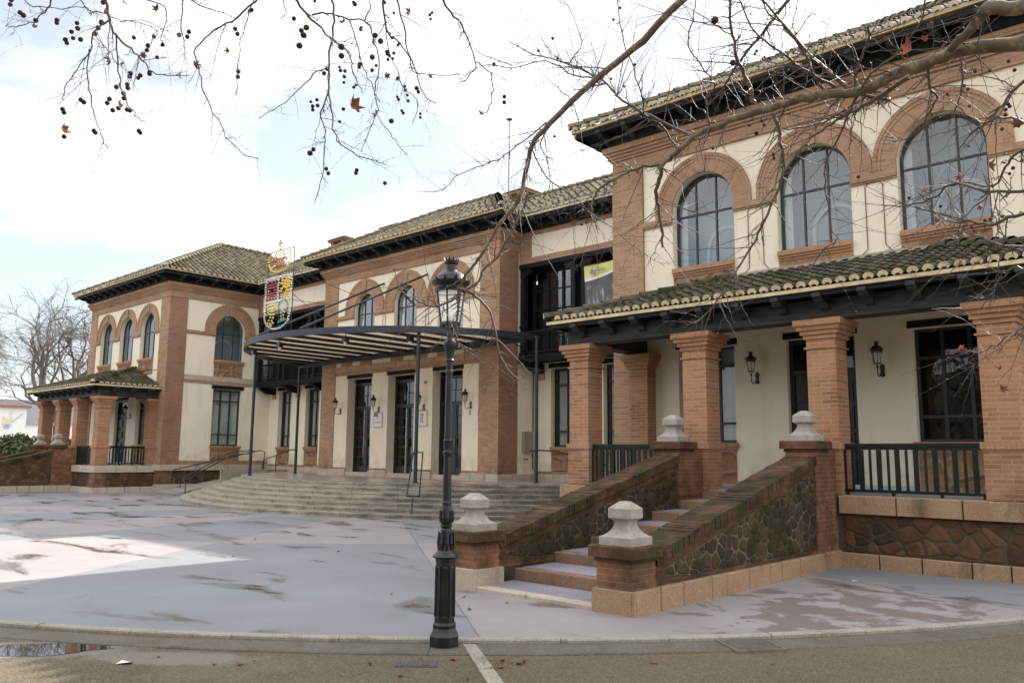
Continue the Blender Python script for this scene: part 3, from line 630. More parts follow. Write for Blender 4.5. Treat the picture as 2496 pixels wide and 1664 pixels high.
    # ---- roof
    t=mb(); mm=mb(); hw=Wd/2+EV; xl,xr=X0-EV,X1+EV; yf,yb=-EV,DEP+EV; xa=(xl+xr)/2; k=1/CS
    V=lambda x,y,z:Vector(T((x,y,z)))
    t2=MB(); m2=MB()
    slope(t2,m2,V(xl,yf,ZE),V(xr,yf,ZE),(0,CS,SN),lambda u:min(u,2*hw-u)*k)
    LY=3.6-yf  # the link roof joins the inner slope here
    def start(u): return 0 if u<LY else (u-LY)*k
    slope(t2,m2,V(xl,yf,ZE),V(xl,yb,ZE),(s*CS,0,SN),lambda u:min(u,hw,(yb-yf)-u)*k,startf=lambda u:0 if u<LY else min((u-LY),3.9)*k)
    slope(t2,m2,V(xr,yf,ZE),V(xr,yb,ZE),(-s*CS,0,SN),lambda u:min(u,hw,(yb-yf)-u)*k)
    slope(t2,m2,V(xl,yb,ZE),V(xr,yb,ZE),(0,-CS,SN),lambda u:min(u,2*hw-u)*k)
    zr=ZE+hw*TAN
    hip(t2,m2,V(xl,yf,ZE+.03),V(xa,yf+hw,zr)); hip(t2,m2,V(xr,yf,ZE+.03),V(xa,yf+hw,zr)); hip(t2,None,V(xa,yf+hw,zr),V(xa,yb-hw,zr))
    RF=t2.build('roof','tile',BLD)
    eb=MB(); eave_band(eb,V(xl,yf+.02,0),V(xr,yf+.02,0),(0,-1,0),ZE-.005,.06); eave_band(eb,V(xl+.02,yf,0),V(xl+.02,3.6,0),(-s,0,0),ZE-.005,.045); link(eb.build('eave_bed','mortar_yellow'),RF)
    link(m2.build('eave_mortar','tile_end'),RF)
    so=mb(); z=9.18
    so.prism([(xl+.05,yf+.05),(xr-.05,yf+.05),(xr-.05,.3),(xl+EV+.3,.3),(xl+EV+.3,4.1),(xl+.05,4.1)],'z',z,z+.03)
    so.box(xl+.07,xr-.07,yf+.06,yf+.10,z-.06,z-.002); so.box(xl+.06,xl+.10,yf+.12,3.7,z-.06,z-.002)
    so.box(X0-.02,X1,-.26,-.2+.01,8.9,z-.001); so.box(X0-.26,X0-.19,-.25,4.1,8.9,z-.001)
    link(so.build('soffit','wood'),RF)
    n=int(Wd/.72); 
    for i in range(n+1):
        x=X0+.02+(Wd-.04)*i/n; o=inst(BRK,RF,(s*x,-.08,z-.003)); o.parent=RF; o.matrix_parent_inverse=Matrix.Identity(4)
    for i in range(6):
        o=inst(BRK,RF,(s*(A-.08),.25+.72*i,z-.003),-PI/2 if s>0 else PI/2); o.location.x=s*(A-.06)
        o.rotation_euler=(0,0,-PI/2 if s>0 else PI/2); o.parent=RF; o.matrix_parent_inverse=Matrix.Identity(4)
    # ---- porch
    Pd=2.389; cw=.471; xe0=cols[0]-.28; xe1=Xe; ypf=-Pd-.42; pk=.345; pc=1/math.hypot(1,pk); zpe=4.36
    t2=MB(); m2=MB(); Hh=-ypf; kk=1/pc
    slope(t2,m2,V(xe0,ypf,zpe),V(xe1,ypf,zpe),(0,pc,pc*pk),lambda u:min(u,Hh,xe1-xe0-u)*kk,pitch=.21,r=.083,tl=.30)
    slope(t2,m2,V(xe0,ypf,zpe),V(xe0,0,zpe),(s*pc,0,pc*pk),lambda u:u*kk,pitch=.21,r=.083,tl=.30)
    slope(t2,m2,V(xe1,ypf,zpe),V(xe1,0,zpe),(-s*pc,0,pc*pk),lambda u:u*kk,pitch=.21,r=.083,tl=.30)
    hip(t2,m2,V(xe0,ypf,zpe+.02),V(xe0+Hh,0,zpe+Hh*pk),.10); hip(t2,m2,V(xe1,ypf,zpe+.02),V(xe1-Hh,0,zpe+Hh*pk),.10)
    PR=t2.build('porch_roof','tile_near',BLD)
    eave_band(m2,V(xe0,ypf+.01,0),V(xe1,ypf+.01,0),(0,-1,0),zpe-.02,.06); eave_band(m2,V(xe0+.01,ypf+.1,0),V(xe0+.01,0,0),(-s,0,0),zpe-.02,.06)
    link(m2.build('eave_mortar','porch_mortar'),PR)
    q=MB(T); 
    fl=[(xe0+Hh*0.3+.2,-.03),(X1-.4,-.03),(X1-.4,.0),(xe0+.5,.0)]
    q.prism([(-.34,zpe+Hh*pk-.06),(0,zpe+Hh*pk+.10),(0,zpe+Hh*pk-.06)],'x',xe0+Hh+.1,xe1-Hh-.1); link(q.build('flashing','flash'),PR)
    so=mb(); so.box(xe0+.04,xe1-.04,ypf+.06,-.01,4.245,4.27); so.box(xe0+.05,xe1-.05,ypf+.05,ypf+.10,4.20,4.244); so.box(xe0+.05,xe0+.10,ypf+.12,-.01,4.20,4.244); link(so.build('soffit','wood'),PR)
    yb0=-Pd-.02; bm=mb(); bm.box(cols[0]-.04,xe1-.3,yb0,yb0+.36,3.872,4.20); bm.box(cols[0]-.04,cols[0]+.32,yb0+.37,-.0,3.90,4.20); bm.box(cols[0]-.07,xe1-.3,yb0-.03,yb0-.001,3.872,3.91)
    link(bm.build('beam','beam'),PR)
    i=0; x=cols[0]+.40
    while x<xe1-.3:
        o=inst(RAF,PR,(s*x,-Pd+.12,4.243)); o.parent=PR; o.matrix_parent_inverse=Matrix.Identity(4); x+=.70
    for y in (-1.9,-1.2,-.5):
        o=inst(RAF,PR,(s*(cols[0]+.06),y,4.243),-PI/2 if s>0 else PI/2); o.parent=PR; o.matrix_parent_inverse=Matrix.Identity(4)
    # columns (and the half pier on the wall)
    for cx in cols+['p']:
        pier=cx=='p'
        if pier: x0,y0,cwx,cwy=cols[0]+.05,-.33,.47,.33
        else: x0,y0,cwx,cwy=cx,-Pd,cw,cw
        c=mb(); c.box(x0,x0+cwx,y0,y0+cwy,1.89,3.56); c.box(x0-.02,x0+cwx+.02,y0-.02,y0+cwy+.0,1.085,1.78)
        o=c.build('column','brick_col',BLD)
        b=mb(); b.box(x0-.05,x0+cwx+.05,y0-.05,y0+cwy+(0 if pier else .05),1.79,1.89); b.box(x0-.03,x0+cwx+.03,y0-.03,y0+cwy+(0 if pier else .03),1.76,1.789); link(b.build('base_band','brick_soldier_light'),o)
        k=mb(); yy=0 if pier else 1
        k.box(x0-.03,x0+cwx+.03,y0-.03,y0+cwy+.03*yy,3.40,3.43)
        for j,(z0,z1,d) in enumerate(((3.56,3.63,.035),(3.63,3.70,.075),(3.70,3.77,.115),(3.77,3.871,.155))): k.box(x0-d,x0+cwx+d,y0-d,y0+cwy+d*yy,z0,z1-.002)
        link(k.build('capital','brick_col'),o)
    # porch floor plinth
    xp0=cols[0]-.10; xp1=Xe-.35
    pl=mb(); pl.box(xp0,xp1,-Pd-.03,-.001,-.2,1.06); P=pl.build('porch_plinth','mortar_brown',BLD)
    for (a_,b_) in ((xp0,stair[0]),(stair[1]+.02,xp1)):
        q=mb(); rubble_stones(q,rect(a_+.02,b_,.225,.805),lambda u,z,d:(u,-Pd-.03+d,z),.27,.185,.013,5); link(q.build('fieldstones','stone_warm',None,True),P)
    q=mb(); rubble_stones(q,rect(-Pd,-.02,.225,.805),lambda u,z,d:(xp0+d,u,z),.27,.185,.013,6); link(q.build('fieldstones','stone_warm',None,True),P)
    gm='granite_warm' if s>0 else 'granite'
    (sx0,sx1)=stair
    for z0,z1,d,bl,nm in ((.81,1.075,.075,.82,'plinth_ledge'),(-.1,.22,.07,.62,'plinth_base')):
        for pth in ([(xp0,.0),(xp0,-Pd-.03),(sx0,-Pd-.03)],[(sx1,-Pd-.03),(xp1,-Pd-.03),(xp1,0)]): g=mb(); stone_course(g,pth,z0,z1,d,bl,seed=11); link(g.build(nm,gm),P)
    q=mb(); q.box(xp0-.04,xp0+.45,-Pd-.07,-Pd+.4,.22,.81); link(q.build('plinth_corner','brick_pier'),P)
    fl=mb(); fl.box(xp0+.02,xp1-.02,-Pd,-.001,1.061,1.083); link(fl.build('porch_floor','floor'),P)
    sk=mb(); sk.box(X0+.85,X1,-.014,-.001,1.084,1.17); link(sk.build('skirting','skirt'),P)
    # railings
    def railing(p,q):
        p=Vector(p);q=Vector(q);L=(q-p).length;d=(q-p)/L;nn=Vector((-d.y,d.x))
        r=mb()
        def bar(a,b,w0,z0,z1):
            e=[p+d*a-nn*w0,p+d*b-nn*w0,p+d*b+nn*w0,p+d*a+nn*w0]; r.add([(v.x,v.y,z0) for v in e]+[(v.x,v.y,z1) for v in e],[(0,3,2,1),(4,5,6,7),(0,1,5,4),(1,2,6,5),(2,3,7,6),(3,0,4,7)])
        bar(0,L,.035,1.83,1.875); bar(0,L,.02,1.78,1.829); bar(0,L,.03,1.13,1.175)
        n=max(3,int(L/.125)); 
        for i in range(n+1):
            c=L*i/n; wdt=.036 if i%2==0 else .018; bar(max(0,c-wdt),min(L,c+wdt),.012,1.176,1.779)
        for f in (.02,.36,.7,.98): bar(L*f-.02,L*f+.02,.02,1.078,1.129)
        r.build('railing','green',BLD)
    yr=-Pd+.1
    railing((cols[0]+cw+.005,yr),(cols[1]-.02,yr)); railing((cols[2]+cw+.02,yr),(cols[3]-.02,yr)); railing((cols[0]+.2,-Pd+cw+.02),(cols[0]+.2,-.38))
    return W,RF,PR
LOWD=rect_window(1.30,1.94,3.94,.17,curt=None,bars=(.22,.74))
MT['porch_mortar']=flat('porch_eave_mortar',(.60,.49,.31),.9,var=.25,sc=7)
MT['apron']=rubble('rough_stone_apron',2.1,(.33,.22,.145),[(.27,.155,.09),(.30,.17,.10),(.33,.20,.10),(.26,.145,.09)],.15)
MT['brick_col']=brickmat('column_brick',(.42,.215,.118),(.24,.103,.060),(.40,.30,.215),bias=-.1)
MT['flash']=flat('cement_fillet',(.26,.24,.18),.95,var=.35,sc=7)
MT['floor']=granite('porch_floor_tile',(.30,.27,.26),(.36,.33,.32),.2)
MT['skirt']=granite('pale_skirting',(.38,.42,.47),(.45,.48,.52),.1)
MT['rubble_near']=rubble('warm_rubble',3.7,(.062,.05,.036),[(.065,.029,.016),(.105,.046,.022),(.135,.062,.027),(.08,.036,.02),(.115,.06,.03),(.05,.026,.016)],.3)
LOWS=rect_window(1.36,1.94,4.40,.17)
def panel_door(wd,z0,z1,dep):
    r=wd/2; f=MB(); f.box(-r,r,dep+.05,dep+.09,z0,z1)
    f.panel(rect(-r,r,z0,z1),[rect(-r+.08,r-.08,z0+.02,z1-.08)],lambda u,z,d:(u,dep+d,z),.1)
    zt=z0+2.15; f.box(-r+.08,r-.08,dep+.01,dep+.05,zt,zt+.10)
    for sg in (-1,1):
        for k in range(4):
            a=z0+.12+k*.5; x0,x1=sorted((sg*.04,sg*(r-.12))); f.box(x0,x1,dep+.02,dep+.05,a,a+.42); f.box(x0+.07,x1-.07,dep-.0,dep+.02,a+.08,a+.34)
    o=f.build('door','door'); g=MB(); g.quad((-r+.08,dep+.04,zt+.1),(r-.08,dep+.04,zt+.1),(r-.08,dep+.04,z1-.08),(-r+.08,dep+.04,z1-.08)); link(g.build('glass','glass_dark'),o); 
    h=MB(); h.tube([(.09,dep-.03,z0+1.0),(.09,dep-.03,z0+1.16)],.015); link(h.build('handle','brass'),o); return o
PDOOR=panel_door(1.32,1.086,3.94,.12)
WR,RFR,PRR=pavilion(1,9.4,[13.9,16.33,18.65],[12.128,14.756,17.07,19.564],21.3,(14.72,17.52))
WL,RFL,PRL=pavilion(-1,8.6,[13.65,15.9,18.2],[12.10,14.40,16.45,18.62],19.75,(14.32,16.92))
# ---------------------------------------------------------------- centre block and links
MT['granite_warm2']=granite('tan_stone',(.42,.28,.18),(.50,.35,.23),.25)
YC=3.221; YL=4.98; YU=4.2; BODY=11.5
F=front(YC); wins=[-2.25,.14,2.5]; doors=[(-3.13,-1.67),(-.72,.74),(1.69,3.16)]
m=MB(); m.panel(rect(-B,B,.83,8.9),[arch_hole(c,1.26,5.73) for c in wins]+[rect(a,b,.97,4.46) for a,b in doors],F,.35)
for s in (-1,1): m.quad((s*B,YC,.83),(s*B,YL,.83),(s*B,YL,8.9),(s*B,YC,8.9))
WC=m.build('wall','plaster',BLD)
for s in (-1,1):
    m=MB(); x0,x1=sorted((s*(B+.035),s*3.94)); m.box(x0,x1,YC-.035,YC+.3,1.07,8.28); link(m.build('corner_pier','brick'),WC)
    x0,x1=sorted((s*(B+.038),s*(B-.1))); q=MB(); q.box(x0,x1,YC-.033,YC+.86,1.075,8.275); q.box(x0,x1,YC+1.0,YL-.3,8.28,8.9); link(q.build('corner_pier_side_shade','brick_side_shade'),WC)  # side slabs carry their shade in the brick colour
m=MB(); cornice(m,[(-B,4.2),(-B,YC),(B,YC),(B,4.2)][::1]); link(m.build('cornice','brick'),WC)
for c in wins:
    m=MB(); arch_band(m,F,c,.63,1.172,.03); link(m.build('window_arch','brick'),WC); put(UPC,c,YC)
m=MB(); e=[-3.94]+[q for c in wins for q in (c-.63,c+.63)]+[3.94]
for i in range(0,len(e),2): m=MB(); mbox(m,F,e[i],e[i+1],6.80,6.92,-.06,0); mbox(m,F,e[i],e[i+1],6.76,6.7995,-.035,0); link(m.build('impost_string','brick'),WC)
m=MB(); mbox(m,F,-3.94,3.94,4.60,4.76,-.02,0); link(m.build('brick_band','brick'),WC)
for q in [(a,b,1.07,1.14) for a,b in ((-3.94,-3.13),(-1.67,-.72),(.74,1.69),(3.16,3.94))]+[(x,x+.7,4.96,5.1) for x in (-3.6,-2.4,-.6,.7,1.9,3.2)]: m=MB(); mbox(m,F,*q,-.015,0); link(m.build('brick_band','brick'),WC)
m=MB(); stone_course(m,[(-3.94,YC),(3.94,YC)],4.765,4.95,.03,.75,seed=5); link(m.build('stone_band','granite_warm2'),WC)
for a,b in doors: m=MB(); mbox(m,F,a-.06 if a<0 else a,b+.04,4.462,4.597,-.02,.3); link(m.build('lintel','wood'),WC)
def glazed_door(wd,z0,z1,dep):
    r=wd/2; f=MB(); f.panel(rect(-r,r,z0,z1),[rect(-r+.09,r-.09,z0+.02,z1-.09)],lambda u,z,d:(u,dep+d,z),.1)
    zt=z0+2.33; f.box(-r+.09,r-.09,dep-.0+.01,dep+.07,zt,zt+.13)
    for k in range(1,4): x=-r+.09+(wd-.18)*k/4; f.box(x-.016,x+.016,dep+.03,dep+.06,zt+.13,z1-.09)
    for k in (1,): z=zt+.13+(z1-.09-zt-.13)*k/2; f.box(-r+.09,r-.09,dep+.028,dep+.062,z-.015,z+.015)
    for x in (-.0,): f.box(x-.07,x+.07,dep+.005,dep+.065,z0+.02,zt)
    for sg in (-1,1):
        a,b=sorted((sg*.07,sg*(r-.09))); f.box(a,a+.05,dep+.02,dep+.06,z0+.02,zt); f.box(b-.05,b,dep+.02,dep+.06,z0+.02,zt); f.box(a,b,dep+.018,dep+.062,z0+.02,z0+.24)
        for k in range(1,6): z=z0+.24+(zt-z0-.24)*k/6; f.box(a+.05,b-.05,dep+.03,dep+.055,z-.017,z+.017)
        f.box((a+b)/2-.012,(a+b)/2+.012,dep+.032,dep+.052,z0+.24,zt)
    o=f.build('door','door'); g=MB(); g.quad((-r+.05,dep+.045,z0+.02),(r-.05,dep+.045,z0+.02),(r-.05,dep+.045,z1-.05),(-r+.05,dep+.045,z1-.05)); link(g.build('glass','glass_dark'),o)
    d=MB(); d.box(-r,r,dep+.9,dep+.92,z0,z1); d.box(-r-.02,-r,dep+.11,dep+.9,z0,z1); d.box(r,r+.02,dep+.11,dep+.9,z0,z1); d.box(-r,r,dep+.11,dep+.9,z1,z1+.02); link(d.build('room_recess','dark'),o)
    h=MB(); h.tube([(.055,dep,z0+.93),(.055,dep-.05,z0+.95),(.055,dep-.05,z0+1.2),(.055,dep,z0+1.22)],.014); link(h.build('handle','brass'),o); return o
GD=glazed_door(1.46,.97,4.30,.352)
for a,b in doors: put(GD,(a+b)/2,YC)
m=MB(); m.tube([(.0,YC+.30,.98),(.0,YC+.30,3.25)],.022); m.build('door_bar','chrome',BLD)
for pth in ([(-B,YL),(-B,YC),(doors[0][0]+.02,YC)],[(doors[0][1]-.03,YC),(doors[1][0]+.03,YC)],[(doors[1][1]-.03,YC),(doors[2][0]+.03,YC)],[(doors[2][1]-.02,YC),(B,YC),(B,YL)],[(-A+.05,YL),(-B,YL)],[(B,YL),(A-.05,YL)]): m=MB(); stone_course(m,pth,.75,1.05,.06,.52,seed=21); m.build('plinth_base','granite',BLD)
m=MB(); m.box(-3.2,3.25,YC-.02,YC+.4,.80,.965); m.build('door_sill','granite',BLD)
# links
for s in (-1,1):
    T=lambda p,s=s:(s*p[0],p[1],p[2]); F2=lambda u,z,d:(u,YL+d,z); FU=lambda u,z,d:(u,YU+d,z); lw=[6.0,8.1,10.3]
    m=MB(T); m.panel(rect(B,A,.7,4.66),[rect(c-.52,c+.52,1.14,4.46) for c in lw],F2,.2); m.quad((B,YU+.3,4.7),(B,YL,4.7),(B,YL,7.8),(B,YU+.3,7.8))
    m.panel(rect(5.3,A-.3,8.05,8.78),[],lambda u,z,d:(u,YU+.0+d,z)); W=m.build('wall','plaster',BLD)
    m=MB(T); m.panel(rect(B,A,7.86,8.93),[rect(5.3,A-.3,8.05,8.78)],lambda u,z,d:(u,YU-.03+d,z),.028); m.box(B,A,YU+.02,YU+.3,7.86,8.93); link(m.build('brick_frame','brick'),W)
    m=MB(T); mbox(m,F2,B,A,1.0,1.14,-.012,0)
    link(m.build('brick_band','brick'),W)
    for c in lw: m=MB(T); mbox(m,F2,c-.50,c+.50,1.16,1.73,.05,.1); link(m.build('apron','apron'),W); m=MB(T); mbox(m,F2,c-.6,c+.6,4.47,4.62,-.03,.1); link(m.build('lintel','wood'),W)
    for c in lw: put(SLIM,s*c,YL)
    # timber loggia
    m=MB(T); m.box(B+.0,A-.01,YU-.06,YU+.24,4.63,4.84); m.box(B+.01,A-.02,YU-.12,YU-.061,4.60,4.70); L=m.build('balcony','wood',BLD)
    m=MB(T); m.box(B+.01,A-.01,YU+.24,YL-.0,4.66,4.80); link(m.build('balcony_floor','wood'),L)
    m=MB(T); m.box(B,A,YU-.05,YU+.25,7.71,7.858); link(m.build('loggia_beam','wood'),L)
    posts=[4.90,7.0,7.42,9.3,9.72,11.46]
    for x in posts:
        q=MB(T); q.box(x-.085,x+.085,YU,YU+.18,4.842,7.708); q.box(x-.11,x+.11,YU-.025,YU+.205,5.75,5.83); q.box(x-.12,x+.12,YU-.03,YU+.2,4.843,4.95)
        q.prism([(x-.36,7.70),(x-.36,7.60),(x-.28,7.52),(x-.17,7.50),(x-.11,7.42),(x+.11,7.42),(x+.17,7.50),(x+.28,7.52),(x+.36,7.60),(x+.36,7.70)],'y',YU+.01,YU+.17); link(q.build('loggia_post','wood'),L)
    for a,b in zip(posts[:-1],posts[1:]):
        q=MB(T); q.box(a+.09,b-.09,YU+.05,YU+.12,5.58,5.64); q.box(a+.09,b-.09,YU+.05,YU+.12,4.92,4.97); n=max(2,int((b-a-.18)/.11))
        for i in range(n):
            x=a+.09+(b-a-.18)*(i+.5)/n; q.lathe([(.012,4.97),(.022,5.05),(.014,5.2),(.02,5.3),(.014,5.42),(.02,5.52),(.012,5.58)],(x,YU+.085,0),6)
        link(q.build('balustrade','wood'),L)
        if b-a>1:
            f=MB(T); r0,r1=a+.1,b-.1; Y=YU+.42; f.panel(rect(r0,r1,4.81,7.70),[rect(r0+.07,r1-.07,4.9,7.60)],lambda u,z,d:(u,Y+d,z),.08); k=3
            for i in range(1,k): x=r0+(r1-r0)*i/k; f.box(x-.045,x+.045,Y+.01,Y+.07,4.9,7.6)
            for z in (5.65,6.35,7.0): f.box(r0+.07,r1-.07,Y+.012,Y+.068,z-.018,z+.018)
            o=f.build('loggia_window','wood'); link(o,L); g=MB(T); g.quad((r0,Y+.05,4.85),(r1,Y+.05,4.85),(r1,Y+.05,7.65),(r0,Y+.05,7.65)); link(g.build('glass','glass'),L)
    q=MB(T); q.box(B,A,YU+.9,YU+.95,4.8,7.8); q.box(B,A,YU+.3,YU+.9,7.72,7.76); link(q.build('loggia_back','dark'),L)
    for x in (5.1,7.05,9.2,11.2):
        q=MB(T); q.prism([(YL,4.60),(YL,4.30),(YL-.35,4.32),(YL-.55,4.38),(YL-.75,4.50),(YL-.80,4.60)],'x',x-.11,x+.11); link(q.build('corbel','wood'),L)
        q=MB(T); q.box(x-.13,x+.13,YL-.07,YL,4.10,4.30); link(q.build('corbel_stone','granite_warm2'),L)
    # link roof
    t=MB();mm=MB(); EY=3.6; ln=3.87/CS; xa,xb=1.65,14.73
    def st(u,xa=xa): x=xa+u; return max(0,(5.52-x),(x-10.86))/CS
    a=Vector((s*xa,EY,ZE));b=Vector((s*xb,EY,ZE)); slope(t,mm,a,b,(0,CS,SN),lambda u:ln,startf=st)
    a=Vector((s*0,BODY,ZE));b=Vector((s*xb,BODY,ZE)); slope(t,mm,a,b,(0,-CS,SN),lambda u:4.03/CS)
    hip(t,None,(s*0,7.47,ZE+3.87*TAN),(s*14.0,7.47,ZE+3.87*TAN))
    RL=t.build('roof','tile',BLD); eave_band(mm,(s*5.52,EY+.02,0),(s*10.86,EY+.02,0),(0,-1,0),ZE-.005,.06); link(mm.build('eave_mortar','tile_end'),RL)
    q=MB(T); q.box(5.5,10.9,EY+.05,YU+.1,9.18,9.21); q.box(5.5,10.9,EY+.06,EY+.1,9.12,9.178); q.box(B,A,YU-.2,YU-.14,8.93,9.178); link(q.build('soffit','wood'),RL)
    for i in range(8): inst(BRK,RL,(s*(5.85+.67*i),YU-.03,9.177))
    q=MB(T); q.box(0,A,BODY-.9,BODY-.6,0,8.9); q.build('back_wall','plaster',BLD)
# centre roof
t=MB();mm=MB(); xe=B+EV; yf=YC-EV; k=1/CS; H=3.87
slope(t,mm,(-xe,yf,ZE),(xe,yf,ZE),(0,CS,SN),lambda u:min(u,H,2*xe-u)*k)
for s in (-1,1):
    slope(t,mm,(s*xe,yf,ZE),(s*xe,yf+4.98,ZE),(-s*CS,0,SN),lambda u:min(u,H)*k,startf=lambda u:max(0,u-1.11)*k)
    hip(t,mm,(s*xe,yf,ZE+.03),(s*(xe-H),yf+H,ZE+H*TAN)); hip(t,None,(s*(xe-H),yf+H,ZE+H*TAN),(s*(xe-H),7.47,ZE+H*TAN))
hip(t,None,(-(xe-H),yf+H,ZE+H*TAN),(xe-H,yf+H,ZE+H*TAN)); z=ZE+H*TAN-.02; t.add([(-(xe-H),yf+H,z),(xe-H,yf+H,z),(xe-H,7.47,z),(-(xe-H),7.47,z)],[(0,1,2,3)],None,.4)
RC=t.build('roof','tile',BLD); eb=MB(); eave_band(eb,(-xe,yf+.02,0),(xe,yf+.02,0),(0,-1,0),ZE-.005,.06)
for s in (-1,1): eave_band(eb,(s*(xe-.02),yf,0),(s*(xe-.02),3.6,0),(s,0,0),ZE-.005,.06)
link(eb.build('eave_bed','mortar_yellow'),RC)
link(mm.build('eave_mortar','tile_end'),RC)
q=MB(); q.box(-xe+.05,xe-.05,yf+.05,YC+.1,9.182,9.21); q.box(-xe+.06,xe-.06,yf+.06,yf+.10,9.12,9.18)
for s in (-1,1): 
    a,b=sorted((s*(B-.1),s*(xe-.05))); q.box(a,b,YC+.1,4.3,9.182,9.21); a,b=sorted((s*(xe-.1),s*(xe-.06))); q.box(a,b,yf+.11,3.7,9.12,9.18); a,b=sorted((s*(B+.19),s*(B+.26))); q.box(a,b,YC-.2,4.1,8.9,9.18)
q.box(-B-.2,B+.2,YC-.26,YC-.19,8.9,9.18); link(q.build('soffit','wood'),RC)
for i in range(14): inst(BRK,RC,(-B+.02+(2*B-.04)*i/13,YC-.08,9.179))
for s in (-1,1): inst(BRK,RC,(s*(B+.06),YC+.3,9.179),PI/2*s)
# chimneys
for cx,cyy,zb,zt,wd in ((1.35,8.0,10.9,12.12,.58),(-6.5,8.0,10.9,12.15,.62),(-9.9,7.5,11.0,12.05,.6)):
    m=MB(); m.box(cx-wd,cx+wd,cyy-.35,cyy+.35,zb,zt-.42)
    for sx in (-1,1):
        for sy in (-1,1): m.box(cx+sx*(wd-.18)-.09,cx+sx*(wd-.18)+.09,cyy+sy*.24-.09,cyy+sy*.24+.09,zt-.42,zt-.2)
    m.box(cx-wd-.05,cx+wd+.05,cyy-.4,cyy+.4,zt-.2,zt-.1); c=m.build('chimney','brick',BLD)
    m=MB(); m.add([(cx-wd-.12,cyy-.48,zt-.1),(cx+wd+.12,cyy-.48,zt-.1),(cx+wd+.12,cyy+.48,zt-.1),(cx-wd-.12,cyy+.48,zt-.1),(cx-wd*.4,cyy,zt+.14),(cx+wd*.4,cyy,zt+.14)],[(0,1,5,4),(1,2,5),(2,3,4,5),(3,0,4),(0,3,2,1)]); link(m.build('chimney_cap','tile'),c)
m=MB(); m.tube([(2.0,6.6,11.3),(2.0,6.6,14.5)],.02,6); m.lathe([(.01,0),(.12,.03),(.12,.06),(.01,.08)],(2.0,6.6,14.45),10); m.build('lightning_rod','rust',BLD)
# string light cables on the right pavilion and centre
def cable(pts,Y): m=MB(); m.tube([(x,Y,z) for x,z in pts],.008,4); m.build('cable','rust',BLD)
for c in (15.12,17.49): cable([(c-1.2,5.32),(c-.35,5.35),(c-.16,5.5),(c-.16,6.7),(c-.1,6.76),(c+.1,6.76),(c+.16,6.7),(c+.16,5.55),(c+.3,5.38),(c+1,5.4)],-.015)
cable([(12.43,8.2),(12.43,5.3)],-.05); cable([(-2.25+1.1,5.6),(-1.12,6.7),(-.98,6.7),(-.98,5.4)],YC-.012); cable([(1.25,5.4),(1.25,6.7),(1.4,6.7),(1.4,5.4)],YC-.012)
m=MB(); m.tube([(B+.05,YC+.6,5.3),(B+.05,YC+.75,5.2),(B+.05,YL-.06,5.0),(B+.05,YL-.06,4.6)],.012,5); m.build('cable','iron',BLD); m=MB(); m.tube([(B+.03,YL-.12,8.4),(B+.03,YL-.12,1.2)],.02,5); m.build('cable','iron',BLD)
for o in (UPW,UPC,LOW,LOWD,LOWS,SLIM,PDOOR,GD,BRK,RAF):
    for c in list(o.children): bpy.data.objects.remove(c)
    bpy.data.objects.remove(o)
# ================================================================ ENTRANCE STEPS, RAMPS
def steps_mat():
    t=NT('step_blocks'); b=t.brick(t.map(t.uv(),loc=(.3,5.1,0)),(1,1,1),(.86,.85,.84),(.25,.23,.2),1.45,10.,.012)
    f=t.noise(1.2,det=6); c=t.ramp(f,.3,.7,(.29,.262,.21),(.385,.35,.28)); c=t.mix(1.0,c,b.outputs[0],'MULTIPLY')
    x,y,z=t.xyz(t.pos()); v=t.map(t.uv(),(.9,2.2,1)); s=t.ramp(t.math('ADD',t.noise(1.3,v,det=8,rough=.68),t.math('MULTIPLY',t.math('SUBTRACT',x,1),.018)),.50,.66)
    c=t.mix(t.math('MULTIPLY',s,.75),c,(.06,.052,.04)); c=t.mix(t.math('MULTIPLY',t.ramp(t.noise(60,det=2),.55,.6),.35),c,(.5,.48,.42)); t.bump(t.noise(50,det=3),.005,.5); return t.fin(c,.72,.35)
MT['steps']=steps_mat()
ST=empty('entrance_steps',(0,-2,0)); tag(ST,'curved flight of stained pale stone steps up to the main entrance terrace','steps')
CY=9.4
for k in range(7):
    Rk=10.6+.335*k; z1=.832-.1188*k; z0=-.05; n=90; xm=min(11.3,math.sqrt(Rk*Rk-(CY-4.9)**2)); a=math.asin(xm/Rk)
    P=[(Rk*math.sin(-a+2*a*i/n),CY-Rk*math.cos(-a+2*a*i/n)) for i in range(n+1)]; Q=[((Rk+.02)*math.sin(-a+2*a*i/n),CY-(Rk+.02)*math.cos(-a+2*a*i/n)) for i in range(n+1)]
    m=MB(); zn=z1-.045
    m.add([(x,y,z1) for x,y in Q]+[(P[-1][0],4.95,z1),(P[0][0],4.95,z1)],[tuple(range(n+3))])
    for (pa,za,pb,zb) in ((Q,z1,Q,zn),(Q,zn,P,zn-.01),(P,zn-.01,P,z0)):
        vs=[(x,y,za) for x,y in pa]+[(x,y,zb) for x,y in pb]; m.add(vs,[(i,i+1,n+2+i,n+1+i) for i in range(n)],[[(Rk*2*a*i/n+k*.6,za),(Rk*2*a*(i+1)/n+k*.6,za),(Rk*2*a*(i+1)/n+k*.6,zb),(Rk*2*a*i/n+k*.6,zb)] for i in range(n)])
    m.build('step','steps',ST)
def landing():
    t=NT('landing_tiles'); x,y,z=t.xyz(t.pos()); ang=t.math('ARCTAN2',t.math('SUBTRACT',y,6),x); k=t.math('MODULO',t.math('ADD',t.math('FLOOR',t.math('MULTIPLY',ang,3.2)),40),2); f=t.noise(1.5,det=6)
    c=t.mix(k,t.ramp(f,.3,.7,(.27,.26,.27),(.33,.32,.33)),t.ramp(f,.3,.7,(.36,.25,.22),(.42,.31,.27))); return t.fin(c,.28,.5)
MT['landing']=landing()
